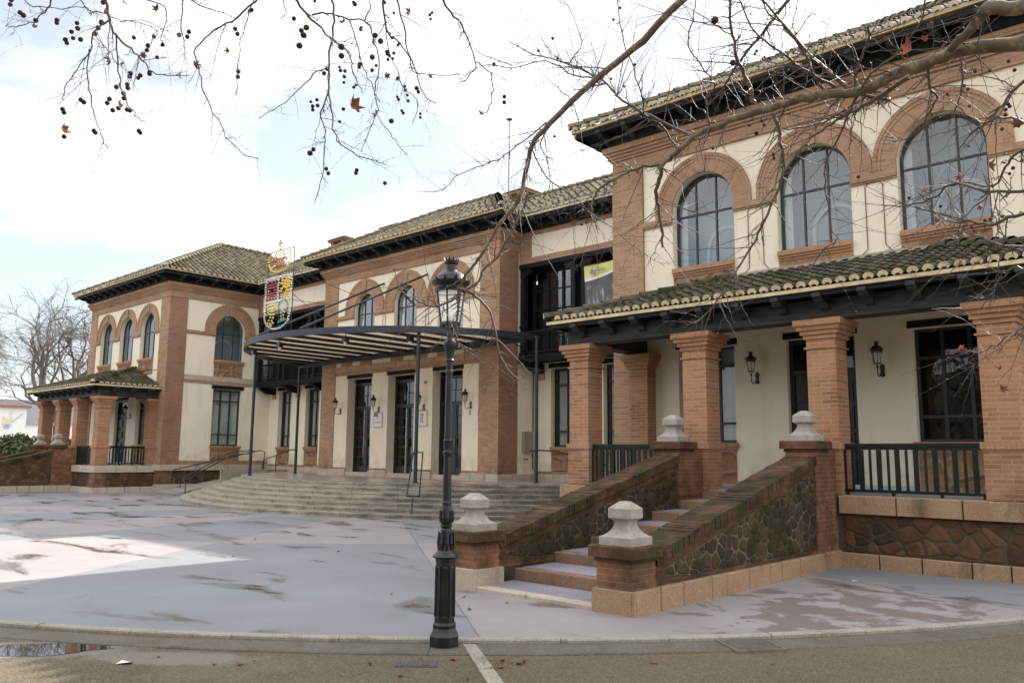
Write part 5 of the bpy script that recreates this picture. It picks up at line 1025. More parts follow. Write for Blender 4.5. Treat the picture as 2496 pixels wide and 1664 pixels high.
# ================================================================ PORCH STAIRS
def porch_stair(s,x0,x1,label,gm,near):
    T=lambda p:(s*p[0],p[1],p[2]); S=8.092; nw=.494; Pd=2.46; R_=empty('porch_stair',(s*(x0+x1)/2,-5,0)); tag(R_,label,'staircase'); mb=lambda:MB(T)
    ru='rubble_dark' if near else 'rubble'
    tr=.815; rise=.147
    for k in range(7):
        y=-7.27+tr*k; z=.045+rise*(k+1); m=mb(); st=.02
        m.box(x0+.40,x1-.40,y+.005,-Pd+.02,-.05,z-.006); gr='riser' if near else gm; o=m.build('step',gr,R_)
        t=mb(); t.box(x0+.41,x1-.41,y+.16 if k<6 else y+.16,y+tr+.004,z-.006,z+.0); link(t.build('tread_tile','treads'),o)
        t=mb(); stone_course(t,[(x0+.41,y+.01),(x1-.41,y+.01)],z-rise,z-.002,.012,.55,seed=30+k); link(t.build('riser_stone',gr),o)
    m=mb(); m.box(x0+.42,x1-.42,-7.9,-7.26,-.05,.04); o=m.build('bottom_tread','treads',R_); m=mb(); stone_course(m,[(x0+nw,-8.05),(x1-nw,-8.05)],-.05,.05,.02,1.2,seed=3); m.box(x0+nw-.02,x1-nw+.02,-8.045,-7.9,-.05,.049); link(m.build('kerb_stone','granite'),o)
    for side in (0,1):
        xa,xb=(x0,x0+nw) if side==0 else (x1-nw,x1); wa,wb=(x0+.03,x0+.45) if side==0 else (x1-.45,x1-.03)
        w=mb(); ya,yb=-S+nw,-3.2; za,zb=.50,1.56
        w.prism([(ya,-.05),(yb,-.05),(yb,zb-.06),(ya,za-.06)],'x',wa+.02,wb-.02); W=w.build('parapet','mortar_pale' if near else 'mortar_brown',R_)
        q=mb(); reg=[(ya+.02,.30),(yb,.30),(yb,zb-.14),(ya+.02,za-.13)]; rubble_stones(q,reg,(lambda u,z,d:(wb-.02-d,u,z)) if near else (lambda u,z,d:(wa+.02+d,u,z)),.175 if near else .2,.16,.012,20+side); link(q.build('fieldstones','stone_mossy' if near else 'stone_warm',None,True),W)
        b=mb(); b.prism([(ya,za-.12),(yb,zb-.13),(yb,zb-.03),(ya,za-.02)],'x',wa+.005,wb-.005); b.box(wa+.005,wb-.005,ya,yb,.22,.30); b.prism([(ya+.001,.30),(ya+.6,.30),(ya+.001,za-.1)],'x',wa+.008,wb-.008); link(b.build('brick_course','brick_moss'),W)
        c=mb(); L=math.hypot(yb-ya,zb-za); n=int(L/.062); sl=(zb-za)/(yb-ya)
        for i in range(n):
            y0=ya+(yb-ya)*i/n; y1=ya+(yb-ya)*(i+1)/n-.007; d=random.uniform(-.006,.006); z_=lambda y:za+(y-ya)*sl; h=.135+random.uniform(-.008,.004)
            c.add([(wa-.03+d,y0,z_(y0)-.02),(wb+.03+d,y0,z_(y0)-.02),(wb+.03+d,y1,z_(y1)-.02),(wa-.03+d,y1,z_(y1)-.02),(wa-.03+d,y0,z_(y0)+h-.02),(wb+.03+d,y0,z_(y0)+h-.02),(wb+.03+d,y1,z_(y1)+h-.02),(wa-.03+d,y1,z_(y1)+h-.02)],[(0,3,2,1),(4,5,6,7),(0,1,5,4),(1,2,6,5),(2,3,7,6),(3,0,4,7)])
        c.prism([(ya,za-.03),(yb,zb-.03),(yb,zb+.09),(ya,za+.09)],'x',wa-.02,wb+.02); link(c.build('coping','brick_coping'),W)
        g=mb(); 
        if side==1: stone_course(g,[(xa,-S+.02),(xb,-S+.02),(xb,-Pd)] ,-.05,.25,.03,.5,seed=9)
        else: stone_course(g,[(xa,-Pd),(xa,-S+.02),(xb,-S+.02)],-.05,.25,.03,.5,seed=10)
        g.box(xa+.01,xb-.0,-S+.01,-S+nw,-.05,.245); g.box(xb-.2 if side==0 else xa-.03,xb+.03 if side==0 else xa+.2,-S-.005,-S+nw+.02,-.05,.243); link(g.build('base_stone','granite_pale' if side==0 else gm),W)
        # newels
        for (y0,zb0,zt0,low) in ((-S,.24,.70,True),(-3.25,-.05,1.905,False)):
            q=mb(); yy=y0; q.box(xa+.02,xb-.02,yy+.02,yy+nw-.02,zb0,zt0-.14)
            if not low: q.box(xa-.0,xb+.0,yy+.0,yy+nw,1.0,1.08); q.box(xa-.0,xb,yy,yy+nw+.15,-.05,.24) if 0 else None; q.box(xa+.03,xb-.03,yy+nw-.02,-Pd+.1,-.05,1.77)
            N_=q.build('newel','brick_pier' if low or 1 else 'brick',R_)
            q=mb(); q.box(xa-.0,xb+.0,yy,yy+nw,zt0-.17,zt0-.125); q.bbox(xa-.05,xb+.05,yy-.05,yy+nw+.05,zt0-.123,zt0,.012); link(q.build('newel_cap','brick_soldier'),N_)
            fz=zt0; cx_,cy_=(xa+xb)/2,yy+nw/2; f=mb()
            rings=[(.212,0),(.212,.085),(.185,.095),(.145,.122),(.113,.162),(.096,.205),(.093,.235),(.104,.258),(.146,.285),(.146,.29),(.146,.385),(.141,.39),(.05,.46)]
            vs=[];K=8
            for r,h in rings:
                cb=r*.18 if r<.16 and h>.2 else r*.06
                vs+=[(cx_+a_,cy_+b_,fz+h) for a_,b_ in ((r-cb,-r),(r,-r+cb),(r,r-cb),(r-cb,r),(-r+cb,r),(-r,r-cb),(-r,-r+cb),(-r+cb,-r))]
            f.add(vs,[(i*8+k,i*8+(k+1)%8,i*8+8+(k+1)%8,i*8+8+k) for i in range(len(rings)-1) for k in range(8)]+[tuple(range((len(rings)-1)*8,len(rings)*8))]); link(f.build('finial','finial',None),N_)
    return R_
MT['treads']=granite('painted_tread',(.20,.20,.24),(.33,.29,.31),.15)
MT['granite_pale']=granite('pale_base_stone',(.40,.33,.25),(.48,.40,.31),.3)
MT['brick_coping']=brickmat('coping_brick',(.185,.085,.055),(.115,.055,.038),(.10,.085,.065),moss=.9,dark=.9)
porch_stair(1,14.67,17.50,'brick and stone porch stair with white finials nearest the street lamp','granite_warm',True)
porch_stair(-1,14.32,16.92,'distant brick and stone porch stair with two pale finials at the far pavilion','granite',False)
BRANCHES={
'R':[
([(21.74,-10.69,3.78),(21.45,-10.71,3.83),(21.27,-10.69,3.83),(21.12,-10.67,3.82),(20.96,-10.64,3.8),(20.85,-10.62,3.81),(20.68,-10.63,3.84),(20.49,-10.64,3.86),(20.32,-10.65,3.85),(20.15,-10.66,3.84),(19.98,-10.67,3.82),(19.8,-10.69,3.78),(19.66,-10.67,3.72),(19.54,-10.65,3.67),(19.47,-10.59,3.59),(19.41,-10.53,3.51),(19.38,-10.45,3.43),(19.34,-10.36,3.3),(19.3,-10.28,3.19)],0.038,0.009),
([(20.16,-11.26,4.47),(19.8,-11.26,4.26),(19.46,-11.29,4.1),(19.1,-11.35,3.87),(18.94,-11.34,3.77),(18.81,-11.27,3.61),(18.69,-11.21,3.45),(18.52,-11.21,3.33),(18.35,-11.21,3.14),(18.18,-11.22,2.98),(18.07,-11.2,2.86),(18.01,-11.14,2.78),(17.94,-11.08,2.62),(17.88,-11,2.48)],0.024,0.006),
([(18.01,-11.12,2.91),(18.08,-11.06,2.88),(18.16,-10.97,2.76),(18.19,-10.92,2.61),(18.21,-10.9,2.45),(18.26,-10.85,2.31),(18.32,-10.8,2.23),(18.38,-10.76,2.18)],0.012,0.003),
([(18,-11.12,2.86),(17.95,-11.2,2.8),(17.9,-11.3,2.76),(17.88,-11.38,2.78),(17.82,-11.52,2.84),(17.82,-11.6,2.94),(17.85,-11.64,3.01)],0.01,0.003),
([(18.01,-11.11,2.89),(18.08,-11.02,2.96),(18.12,-10.97,3.08),(18.18,-10.89,3.18),(18.28,-10.82,3.39),(18.33,-10.78,3.53),(18.39,-10.75,3.69)],0.008,0.012),
([(21.88,-11.03,3.83),(21.8,-10.99,3.83),(21.66,-10.98,3.88),(21.61,-10.93,3.89),(21.53,-10.87,3.84),(21.46,-10.82,3.83),(21.41,-10.77,3.82)],0.042,0.018),
([(20.63,-10.88,4.43),(20.42,-10.83,4.29),(20.21,-10.79,4.16),(20.09,-10.74,4.07),(20.02,-10.68,4)],0.012,0.005),
([(20.2,-10.57,3.95),(20.22,-10.72,4.04),(20.24,-10.89,4.14),(20.29,-11.05,4.25),(20.36,-11.21,4.36)],0.016,0.007),
([(20.78,-10.54,3.9),(20.7,-10.73,3.99),(20.64,-10.94,4.11),(20.54,-11.2,4.28)],0.014,0.006),
([(20.72,-10.56,3.9),(20.58,-10.7,4.02),(20.47,-10.83,4.14),(20.39,-10.94,4.23),(20.37,-11.06,4.37),(20.35,-11.12,4.4)],0.01,0.004),
([(19.78,-10.6,3.82),(19.52,-10.76,3.99),(19.35,-10.85,4.13),(19.23,-10.94,4.29),(19.05,-11.06,4.42),(18.83,-11.21,4.51),(18.68,-11.32,4.62)],0.012,0.003),
([(20.29,-10.49,3.87),(20.29,-10.39,3.72),(20.24,-10.29,3.51),(20.07,-10.24,3.22),(19.93,-10.22,3.04),(19.78,-10.22,2.84),(19.65,-10.22,2.69),(19.53,-10.24,2.6)],0.014,0.004),
([(19.51,-10.59,3.7),(19.33,-10.65,3.69),(19.21,-10.68,3.66),(19.05,-10.72,3.59),(18.96,-10.7,3.49),(18.94,-10.64,3.39),(18.92,-10.59,3.34)],0.013,0.005),
([(20.87,-10.59,3.81),(20.78,-10.55,3.7),(20.74,-10.53,3.64),(20.63,-10.49,3.49),(20.59,-10.44,3.32),(20.58,-10.36,3.1),(20.59,-10.31,3.01),(20.51,-10.32,2.96),(20.42,-10.31,2.84)],0.008,0.003),
([(20.87,-10.58,3.81),(20.99,-10.44,3.78),(20.91,-10.41,3.87),(20.71,-10.37,3.83),(20.5,-10.34,3.78),(20.29,-10.35,3.82)],0.012,0.004),
([(21.16,-10.61,3.81),(21,-10.55,3.78),(20.83,-10.5,3.74),(20.65,-10.46,3.72),(20.5,-10.41,3.68),(20.35,-10.35,3.6)],0.016,0.004),
([(21.27,-10.7,3.83),(21.26,-10.59,3.72),(21.26,-10.5,3.68),(21.2,-10.43,3.62),(21.09,-10.37,3.56),(20.94,-10.34,3.55)],0.009,0.003),
([(21.45,-10.76,3.82),(21.45,-10.7,3.73),(21.41,-10.63,3.61),(21.37,-10.59,3.55),(21.33,-10.55,3.49)],0.007,0.003),
([(20.85,-10.6,3.82),(20.92,-10.71,3.94),(21,-10.79,4.01),(21.04,-10.88,4.05)],0.01,0.007),
([(20.89,-10.68,3.78),(21.02,-10.73,3.86),(21.16,-10.77,3.91),(21.29,-10.83,3.99),(21.35,-10.92,4.08)],0.008,0.004),
([(20.66,-10.57,3.87),(20.63,-10.69,4),(20.62,-10.78,4.08),(20.57,-10.92,4.2),(20.52,-11.03,4.27),(20.52,-11.12,4.32)],0.01,0.004),
([(19.87,-10.57,3.86),(19.91,-10.69,4.02),(20,-10.73,4.07),(20,-10.83,4.14),(19.96,-10.99,4.27),(20.04,-11.07,4.38),(20.12,-11.15,4.47)],0.008,0.003),
([(19.61,-10.56,3.78),(19.57,-10.69,3.93),(19.51,-10.8,3.98),(19.53,-10.88,4.07),(19.55,-11.01,4.24),(19.56,-11.16,4.43),(19.62,-11.29,4.6)],0.008,0.003),
([(19.18,-10.86,4.33),(19.11,-11.03,4.38),(19.1,-11.13,4.39),(19.23,-11.17,4.48),(19.27,-11.33,4.62),(19.28,-11.44,4.67)],0.006,0.002),
([(18.81,-11,4.06),(18.72,-11.01,3.94),(18.73,-10.93,3.8),(18.7,-10.88,3.63),(18.61,-10.91,3.51)],0.006,0.002),
([(21.76,-11.01,2.91),(21.58,-10.94,2.96),(21.4,-10.87,3.05),(21.27,-10.77,3.02),(21.13,-10.68,3.04),(20.98,-10.61,3.08)],0.009,0.003),
([(21.77,-11.08,2.79),(21.64,-11.02,2.78),(21.57,-10.95,2.79),(21.45,-10.9,2.84),(21.37,-10.83,2.87),(21.3,-10.78,2.94),(21.21,-10.75,3.07)],0.01,0.003),
([(21.79,-11.07,3.1),(21.69,-11,3.08),(21.63,-10.9,3.03),(21.55,-10.83,3.01),(21.45,-10.78,3.08),(21.34,-10.73,3.09)],0.008,0.003),
([(21.8,-10.99,3.47),(21.71,-10.91,3.45),(21.63,-10.82,3.41),(21.53,-10.74,3.38),(21.46,-10.67,3.37),(21.38,-10.58,3.33)],0.01,0.003),
([(21.75,-11.05,2.63),(21.63,-10.97,2.67),(21.5,-10.92,2.75),(21.41,-10.84,2.77),(21.3,-10.78,2.85)],0.007,0.002),
([(21.74,-11.03,2.52),(21.66,-10.97,2.55),(21.58,-10.9,2.5),(21.53,-10.82,2.46),(21.47,-10.75,2.41)],0.006,0.002),
([(21.78,-11,3.22),(21.67,-10.95,3.32),(21.56,-10.87,3.34),(21.42,-10.85,3.49),(21.3,-10.8,3.56)],0.007,0.002),
([(21.78,-11.08,2.31),(21.69,-10.99,2.26),(21.58,-10.9,2.22),(21.47,-10.82,2.18),(21.36,-10.75,2.21)],0.006,0.002),
([(18.79,-11.02,4.07),(18.56,-11.09,3.92),(18.37,-11.16,3.83),(18.14,-11.29,3.75),(18.01,-11.32,3.65),(17.85,-11.44,3.64)],0.006,0.002),
([(19.27,-11.03,4.26),(19.12,-11.11,4.3),(18.97,-11.24,4.4),(18.76,-11.36,4.38),(18.59,-11.48,4.41),(18.41,-11.55,4.33)],0.006,0.002),
([(18.66,-11.06,3.94),(18.73,-10.95,3.69),(18.89,-10.82,3.53),(18.99,-10.75,3.4),(19.14,-10.66,3.27),(19.29,-10.57,3.11),(19.45,-10.5,2.98)],0.006,0.002),
],
'L':[
([(17.67,-13.73,4.31),(17.62,-13.67,4.2),(17.6,-13.62,4.13),(17.6,-13.53,4.07),(17.6,-13.45,4.03),(17.6,-13.39,3.98),(17.64,-13.27,3.98),(17.68,-13.19,4)],0.0099,0.0022),
([(17.51,-13.63,4.25),(17.44,-13.69,4.17),(17.37,-13.68,4.08),(17.29,-13.72,3.96),(17.22,-13.75,3.87),(17.17,-13.74,3.8)],0.0063,0.0022),
([(17.18,-13.62,4.18),(17.18,-13.62,4),(17.2,-13.59,3.84),(17.24,-13.57,3.72),(17.28,-13.53,3.58),(17.33,-13.52,3.51)],0.0054,0.0022),
([(17.8,-13.69,4.03),(17.7,-13.63,3.9),(17.62,-13.57,3.81),(17.55,-13.5,3.74),(17.5,-13.43,3.71),(17.47,-13.35,3.7)],0.0054,0.0022),
([(18.07,-12.97,4.47),(17.98,-13.05,4.34),(17.9,-13.15,4.24),(17.83,-13.23,4.12),(17.81,-13.2,4.01),(17.8,-13.15,3.87),(17.8,-13.05,3.72),(17.82,-12.96,3.59),(17.87,-12.86,3.51),(17.92,-12.82,3.5)],0.0072,0.0022),
([(17.25,-13.09,4.76),(17.31,-12.93,4.71),(17.39,-12.76,4.68)],0.0063,0.0022),
([(17.62,-12.75,4.75),(17.51,-12.75,4.58),(17.44,-12.74,4.43),(17.39,-12.72,4.29),(17.33,-12.69,4.14)],0.0045,0.0022),
([(17.54,-13.2,4.58),(17.54,-13.2,4.37),(17.57,-13.18,4.21),(17.62,-13.21,4.1)],0.0063,0.0022),
([(17.22,-13.86,4.41),(17.1,-13.87,4.35),(16.99,-13.89,4.33),(16.88,-13.96,4.3),(16.8,-13.99,4.33)],0.0054,0.0022),
([(18.59,-13.04,4.24),(18.58,-12.9,4.17),(18.58,-12.76,4.1),(18.58,-12.63,4.05),(18.53,-12.56,3.98),(18.5,-12.46,3.88)],0.009,0.0022),
([(18.61,-12.79,4.33),(18.61,-12.77,4.24),(18.57,-12.75,4.07),(18.54,-12.74,3.92),(18.53,-12.73,3.79),(18.49,-12.75,3.66),(18.51,-12.73,3.55),(18.5,-12.72,3.42),(18.49,-12.72,3.29),(18.46,-12.75,3.11)],0.0081,0.0022),
([(18.44,-12.81,4.28),(18.49,-12.74,4.3),(18.55,-12.62,4.29),(18.61,-12.53,4.29),(18.59,-12.45,4.19),(18.56,-12.38,4.08),(18.49,-12.36,3.96),(18.45,-12.31,3.84),(18.37,-12.31,3.69),(18.31,-12.31,3.59)],0.0072,0.0022),
([(18.69,-12.84,3.7),(18.72,-12.82,3.55),(18.76,-12.81,3.4),(18.86,-12.74,3.31),(18.97,-12.7,3.26),(19.06,-12.69,3.22)],0.0054,0.0022),
([(18.67,-12.45,4.46),(18.61,-12.38,4.3),(18.65,-12.29,4.23),(18.66,-12.18,4.11),(18.65,-12.09,3.96),(18.7,-12.02,3.91)],0.0081,0.0022),
([(18.82,-12.47,4.39),(18.74,-12.33,4.24),(18.67,-12.23,4.15),(18.62,-12.15,4.1),(18.66,-12.01,4.12),(18.74,-11.85,4.15)],0.0063,0.0022),
([(18.42,-12.67,4),(18.3,-12.69,3.99),(18.13,-12.71,3.91),(17.96,-12.75,3.84),(17.82,-12.78,3.81)],0.0045,0.0022),
([(19.21,-12.46,4.25),(19.19,-12.36,4.2),(19.18,-12.24,4.15),(19.14,-12.11,4.02),(19.07,-12.07,3.97),(18.97,-12.08,3.94)],0.0081,0.0022),
([(19.2,-12.17,3.97),(19.19,-12.02,3.95),(19.11,-11.92,3.88),(19.01,-11.85,3.83),(18.89,-11.83,3.83)],0.0045,0.0022),
([(18.4,-12.28,3.86),(18.49,-12.24,3.71),(18.58,-12.24,3.6),(18.69,-12.24,3.5)],0.0027,0.0022),
([(17.83,-13.59,4.29),(17.92,-13.48,4.25),(17.94,-13.47,4.16),(17.94,-13.49,4.03),(17.98,-13.49,3.99)],0.0045,0.0022),
([(16.99,-13.64,4.6),(16.99,-13.59,4.54),(17.03,-13.5,4.54),(17.07,-13.4,4.51),(17.15,-13.26,4.53),(17.19,-13.12,4.49)],0.0045,0.0022),
([(17.16,-14.02,4.36),(17.21,-13.96,4.31),(17.3,-13.84,4.32),(17.41,-13.73,4.33)],0.0036,0.0022),
([(18.75,-12.76,4.16),(18.75,-12.69,4.04),(18.74,-12.65,3.93),(18.75,-12.59,3.83),(18.77,-12.53,3.72)],0.0045,0.0022),
([(18.91,-12.76,4.08),(18.94,-12.75,4.18),(18.92,-12.75,4.23)],0.0054,0.0022),
([(18.81,-12.53,4.16),(18.73,-12.45,4.1),(18.68,-12.33,4.01),(18.63,-12.24,3.96),(18.62,-12.1,3.9),(18.51,-12.06,3.81)],0.0036,0.0022),
([(17.17,-13.44,4.15),(17.08,-13.46,4.26),(16.98,-13.48,4.35),(16.91,-13.5,4.48)],0.0036,0.0022),
([(17.13,-13.42,4.48),(17.09,-13.29,4.53),(17.04,-13.15,4.55),(16.91,-13.13,4.51),(16.77,-13.14,4.47)],0.0036,0.0022),
([(18.44,-13.03,4.3),(18.53,-13.04,4.16),(18.6,-13.11,4.07)],0.0036,0.0022),
([(19.1,-11.73,4.14),(18.94,-11.77,4.24),(18.8,-11.77,4.34),(18.7,-11.84,4.55)],0.0036,0.0022),
],
}
FRUITS={
'R':[(21,-12.59,3.38),(20.82,-12.09,3.45),(19.56,-9.53,4.85),(19.37,-8.75,5.31),(19.35,-8.74,5.29),(19.3,-8.44,5.39),(19.79,-9.42,4.84),(18.28,-9.33,5.9),(18.2,-9.33,5.81),(17.69,-9.63,5.68),(17.55,-9.68,5.58),(17.67,-9.53,5.52),(20.8,-9.13,4.98),(20.28,-8.14,5.52),(19.78,-8.27,5.44),(18.12,-9.04,5.26),(18.25,-9.05,5.44),(18.03,-9.14,5.33),(17.45,-9.31,4.84),(19.05,-8.28,4.84),(19.64,-9.27,4.4),(19.65,-9.25,4.37),(20.11,-10.37,3.83),(19.32,-8.36,4.45),(19.32,-8.35,4.42),(19.76,-9.06,4.02),(19.74,-9.05,3.98),(18.85,-8.64,4.55),(17.67,-9.15,3.92),(17.53,-8.89,4.02),(20.24,-8.83,3.9),(21.14,-7.69,5.02),(21.36,-8.76,4.47),(21,-7.7,4.98),(20.95,-8.01,4.87),(21.14,-7.85,4.58),(21.27,-8.68,4.22),(21.15,-7.84,4.56),(21.06,-7.54,4.61),(21.02,-7.51,4.5),(21.11,-7.68,4.08),(21,-7.42,4.23),(21.08,-7.67,4.04),(20.85,-7.38,4.02),(20.89,-7.38,4.05),(21.04,-8.48,3.46),(20.9,-7.61,3.69),(20.93,-7.3,3.78),(20.91,-7.29,3.74),(20.69,-7.33,3.72),(20.77,-7.62,3.61),(21.18,-7.68,4.13),(21.07,-7.27,3.79),(20.24,-7.53,4.04),(20.38,-7.49,4.01),(20.55,-7.73,3.85),(20.88,-7.97,4.75),(20.86,-7.99,4.78),(20.66,-7.72,4.86),(20.81,-7.64,4.73),(20.94,-7.24,3.57),(20.97,-7.23,3.53),(20.48,-7.36,3.63)],
'L':[(18.37,-12.89,4.25),(19.42,-13.46,3.57),(18.96,-13.2,3.83),(19.4,-13.46,3.54),(19.37,-13.46,3.5),(17.15,-11.97,5.25),(19.28,-13.17,3.64),(19.27,-13.16,3.6),(19.18,-12.89,3.85),(19.41,-13.03,3.68),(17.85,-12.09,4.91),(17.85,-12.08,4.9),(16.89,-10.96,5.68),(17.99,-11.92,4.93),(16.8,-10.93,5.52),(16.8,-10.9,5.49),(16.61,-10.66,5.6),(16.6,-10.67,5.58),(18.3,-12.12,4.36),(16.72,-10.89,5.36),(17.4,-11.35,4.96),(16.73,-10.87,5.35),(16.71,-10.87,5.32),(16.74,-10.84,5.33),(18.88,-12.68,3.91),(16.4,-10.77,5.4),(18.19,-12.16,4.25),(17.72,-11.92,4.54),(17.71,-11.92,4.52),(18.01,-12.4,4.23),(17.99,-12.41,4.2),(16.41,-11.2,5.22),(17.08,-11.65,4.8),(17.1,-11.62,4.8),(17.08,-11.61,4.76),(16.39,-11.13,5.1),(16.22,-10.87,5.22),(16.2,-10.88,5.2),(16.5,-10.58,5.31),(16.49,-10.58,5.3),(17.37,-11.2,4.73),(17.37,-11.19,4.7),(16.73,-10.64,5.04),(17.36,-11.15,4.62),(18.7,-12.19,3.95),(17.94,-11.53,4.39),(16.44,-10.53,5.15),(16.66,-10.69,5),(16.43,-10.46,5.03),(16.65,-10.62,4.89),(16.76,-10.5,4.89),(16.75,-10.49,4.86),(18.53,-12.25,3.76),(17,-11.55,4.52),(17.07,-11.45,4.52),(16.26,-11.07,4.77),(16.16,-11.33,4.91),(17.42,-12.12,4.23),(16.85,-11.75,4.49),(16.89,-11.74,4.57),(17.44,-12.09,4.24),(18.52,-12.81,3.41),(18.5,-12.82,3.39),(16.92,-10.52,5.86),(16.89,-10.51,5.81),(16.9,-10.53,5.84),(17.41,-12.65,4.78),(17.4,-12.66,4.77),(16.75,-13.97,4.5),(16.75,-13.91,4.47),(16.75,-13.89,4.46),(16.76,-13.82,4.45),(16.81,-13.71,4.48),(16.81,-13.71,4.46),(16.82,-13.62,4.43),(16.8,-13.6,4.4),(16.82,-13.56,4.4),(16.78,-13.64,4.38),(16.78,-13.63,4.36),(16.85,-13.6,4.49),(16.84,-13.59,4.46),(16.91,-13.47,4.53),(16.91,-13.47,4.52),(16.89,-13.48,4.49),(16.87,-13.49,4.45),(16.96,-13.27,4.48),(17.02,-13.16,4.51),(17.03,-13.1,4.47),(16.98,-13.18,4.45),(16.97,-13.18,4.42),(16.98,-13.11,4.39),(16.87,-13.24,4.26),(16.86,-13.24,4.24),(16.89,-13.18,4.26),(16.88,-13.19,4.24),(16.92,-13.13,4.28),(16.92,-13.13,4.29),(16.83,-13.24,4.19),(16.82,-13.23,4.17),(16.8,-13.3,4.16),(16.8,-13.25,4.13),(16.79,-13.24,4.1),(16.75,-13.32,4.08),(16.74,-13.33,4.05),(16.78,-13.21,4.03),(16.78,-13.19,4.03),(16.74,-13.29,4.01),(16.76,-13.26,4.03),(16.68,-13.48,4.04),(16.68,-13.46,4.03),(16.62,-13.57,3.96),(16.62,-13.56,3.94),(16.57,-13.53,3.79),(16.65,-13.37,3.86),(16.65,-13.36,3.85),(16.76,-13.11,3.91),(16.76,-13.1,3.9),(17.1,-13.02,4.55),(17.14,-12.97,4.58),(17.12,-12.97,4.55),(17.3,-12.71,4.65),(17.3,-12.69,4.62),(17.21,-12.62,4.39),(17.19,-12.61,4.36),(17.35,-11.93,3.81),(17.35,-11.91,3.78),(17.48,-11.74,3.82),(17.47,-11.74,3.8),(17.59,-11.55,3.74),(18.39,-11.05,4.38),(18.38,-11.04,4.34),(18.4,-11.18,4.59),(16.76,-13.97,4.53),(16.97,-13.49,4.64)],
}
LEAVES={
'R':[(21.28,-11.02,3.78,0.11),(21.26,-11,3.74,0.06),(21.42,-10.97,3.76,0.05),(21.36,-11.01,3.81,0.04),(21.69,-10.74,3.34,0.07),(21.54,-10.7,3.16,0.08),(21.41,-10.72,3.13,0.05),(21.23,-10.76,3.09,0.05),(21.48,-10.66,2.97,0.04),(21.28,-10.7,2.93,0.05),(21.46,-10.76,3.27,0.03),(19.87,-11.45,3.32,0.03),(21.38,-10.84,2.2,0.06),(21.58,-10.98,1.98,0.05),(21.59,-10.99,2.08,0.04)],
'L':[(17.66,-13.66,3.93,0.07),(17.68,-13.61,3.92,0.05),(17.81,-13.67,4.23,0.06),(17.88,-13.5,4.24,0.06),(17.75,-13.75,4.17,0.05),(17.72,-13.8,4.15,0.05),(17.86,-13.25,3.99,0.07),(17.79,-13.31,3.92,0.05),(17.59,-13.57,3.71,0.06),(17.44,-13.81,3.52,0.08),(17.58,-14.05,4.01,0.04),(17.99,-13.1,4.1,0.05),(18.31,-12.39,3.89,0.13),(18.38,-12.25,3.85,0.07),(18.73,-12.28,4.42,0.08),(18.67,-12.06,4.08,0.06),(18.5,-12.27,4.07,0.05),(18.84,-11.76,3.88,0.06),(18.43,-12.58,4.33,0.06),(18.49,-12.49,4.31,0.05),(17.75,-13.51,3.99,0.05),(18.24,-12.53,3.95,0.05)],
}
# ================================================================ GROUND
def ngrid(x0,x1,y0,y1,z,nx=1,ny=1):
    m=MB(); vs=[(x0+(x1-x0)*i/nx,y0+(y1-y0)*j/ny,z) for j in range(ny+1) for i in range(nx+1)]; m.add(vs,[(j*(nx+1)+i,j*(nx+1)+i+1,(j+1)*(nx+1)+i+1,(j+1)*(nx+1)+i) for j in range(ny) for i in range(nx)]); return m
struct(ngrid(-900,900,-900,900,-.048,4,4).build('ground','sand'))
KC=(5.965,1.540)
def plaza_outline(r,extra=0):
    P=[]; a0,a1=-PI/2,R(70)
    for i in range(121): t=a0+(a1-a0)*i/120; P.append((KC[0]+r*math.cos(t),KC[1]+r*math.sin(t)))
    return P+[(KC[0]+r*math.cos(a1),25),(-60,25),(-60,KC[1]-r)]
o=plaza_outline(15.93); m=MB(); m.prism(o,'z',-.12,0); struct(m.build('plaza','paving'))
def ring(name,mt,r0,r1,z0,z1,seg,gap,a0=-PI/2-.0,a1=R(72),jit=0,label=None):
    m=MB(); L=(a1-a0)*r1; n=int(L/seg); rr=random.Random(5)
    for i in range(n):
        t0=a0+(a1-a0)*i/n; t1=a0+(a1-a0)*(i+1)/n-gap/r1; dz=rr.uniform(-jit,jit); k=4; dr=rr.uniform(-jit,jit)
        vs=[]
        for q in range(k+1):
            t=t0+(t1-t0)*q/k
            for r,z in ((r0,z0),(r0,z1+dz),(r1-.012+dr,z1+dz),(r1+dr,z1-.012+dz),(r1+dr,z0)): vs.append((KC[0]+r*math.cos(t),KC[1]+r*math.sin(t),z))
        m.add(vs,[(5*q+j,5*q+5+j,5*q+6+j,5*q+1+j) for q in range(k) for j in range(4)]+[(0,1,2,3,4),(5*k+4,5*k+3,5*k+2,5*k+1,5*k)])
    for i in range(60): # straight run to the left of the circle
        x1=KC[0]-i*seg; x0=x1-seg+gap; m.box(x0,x1,KC[1]-r1,KC[1]-r0,z0,z1+rr.uniform(-jit,jit))
    return struct(m.build(name,mt))
ring('kerb','kerb',15.91,16.0,-.15,.006,1.0,.008,jit=.003)
struct(ring('kerb_foot_strip','sand',15.99,16.035,-.2,-.030,2.0,.0,jit=.004)); ring('gutter','concrete',16.0,16.38,-.2,-.034,2.4,.006,jit=.004)  # narrow sand-coloured ring between kerb and gutter
# stone edging strip from the lamp to the lower right
m=MB(); a=Vector((17.03,-10.0));b=Vector((19.6,-11.83)); d=(b-a); L=d.length; d/=L; nn=Vector((-d.y,d.x)); k=int(L/.42)
for i in range(k):
    s0=L*i/k; s1=L*(i+1)/k-.012; w=.058+random.uniform(-.004,.004); c=[a+d*s0-nn*w,a+d*s1-nn*w,a+d*s1+nn*w,a+d*s0+nn*w]; z=-.030+random.uniform(-.004,.004); m.add([(v.x,v.y,-.15) for v in c]+[(v.x,v.y,z) for v in c],[(4,5,6,7),(0,1,5,4),(1,2,6,5),(2,3,7,6),(3,0,4,7)])
struct(m.build('edging_strip','kerb'))
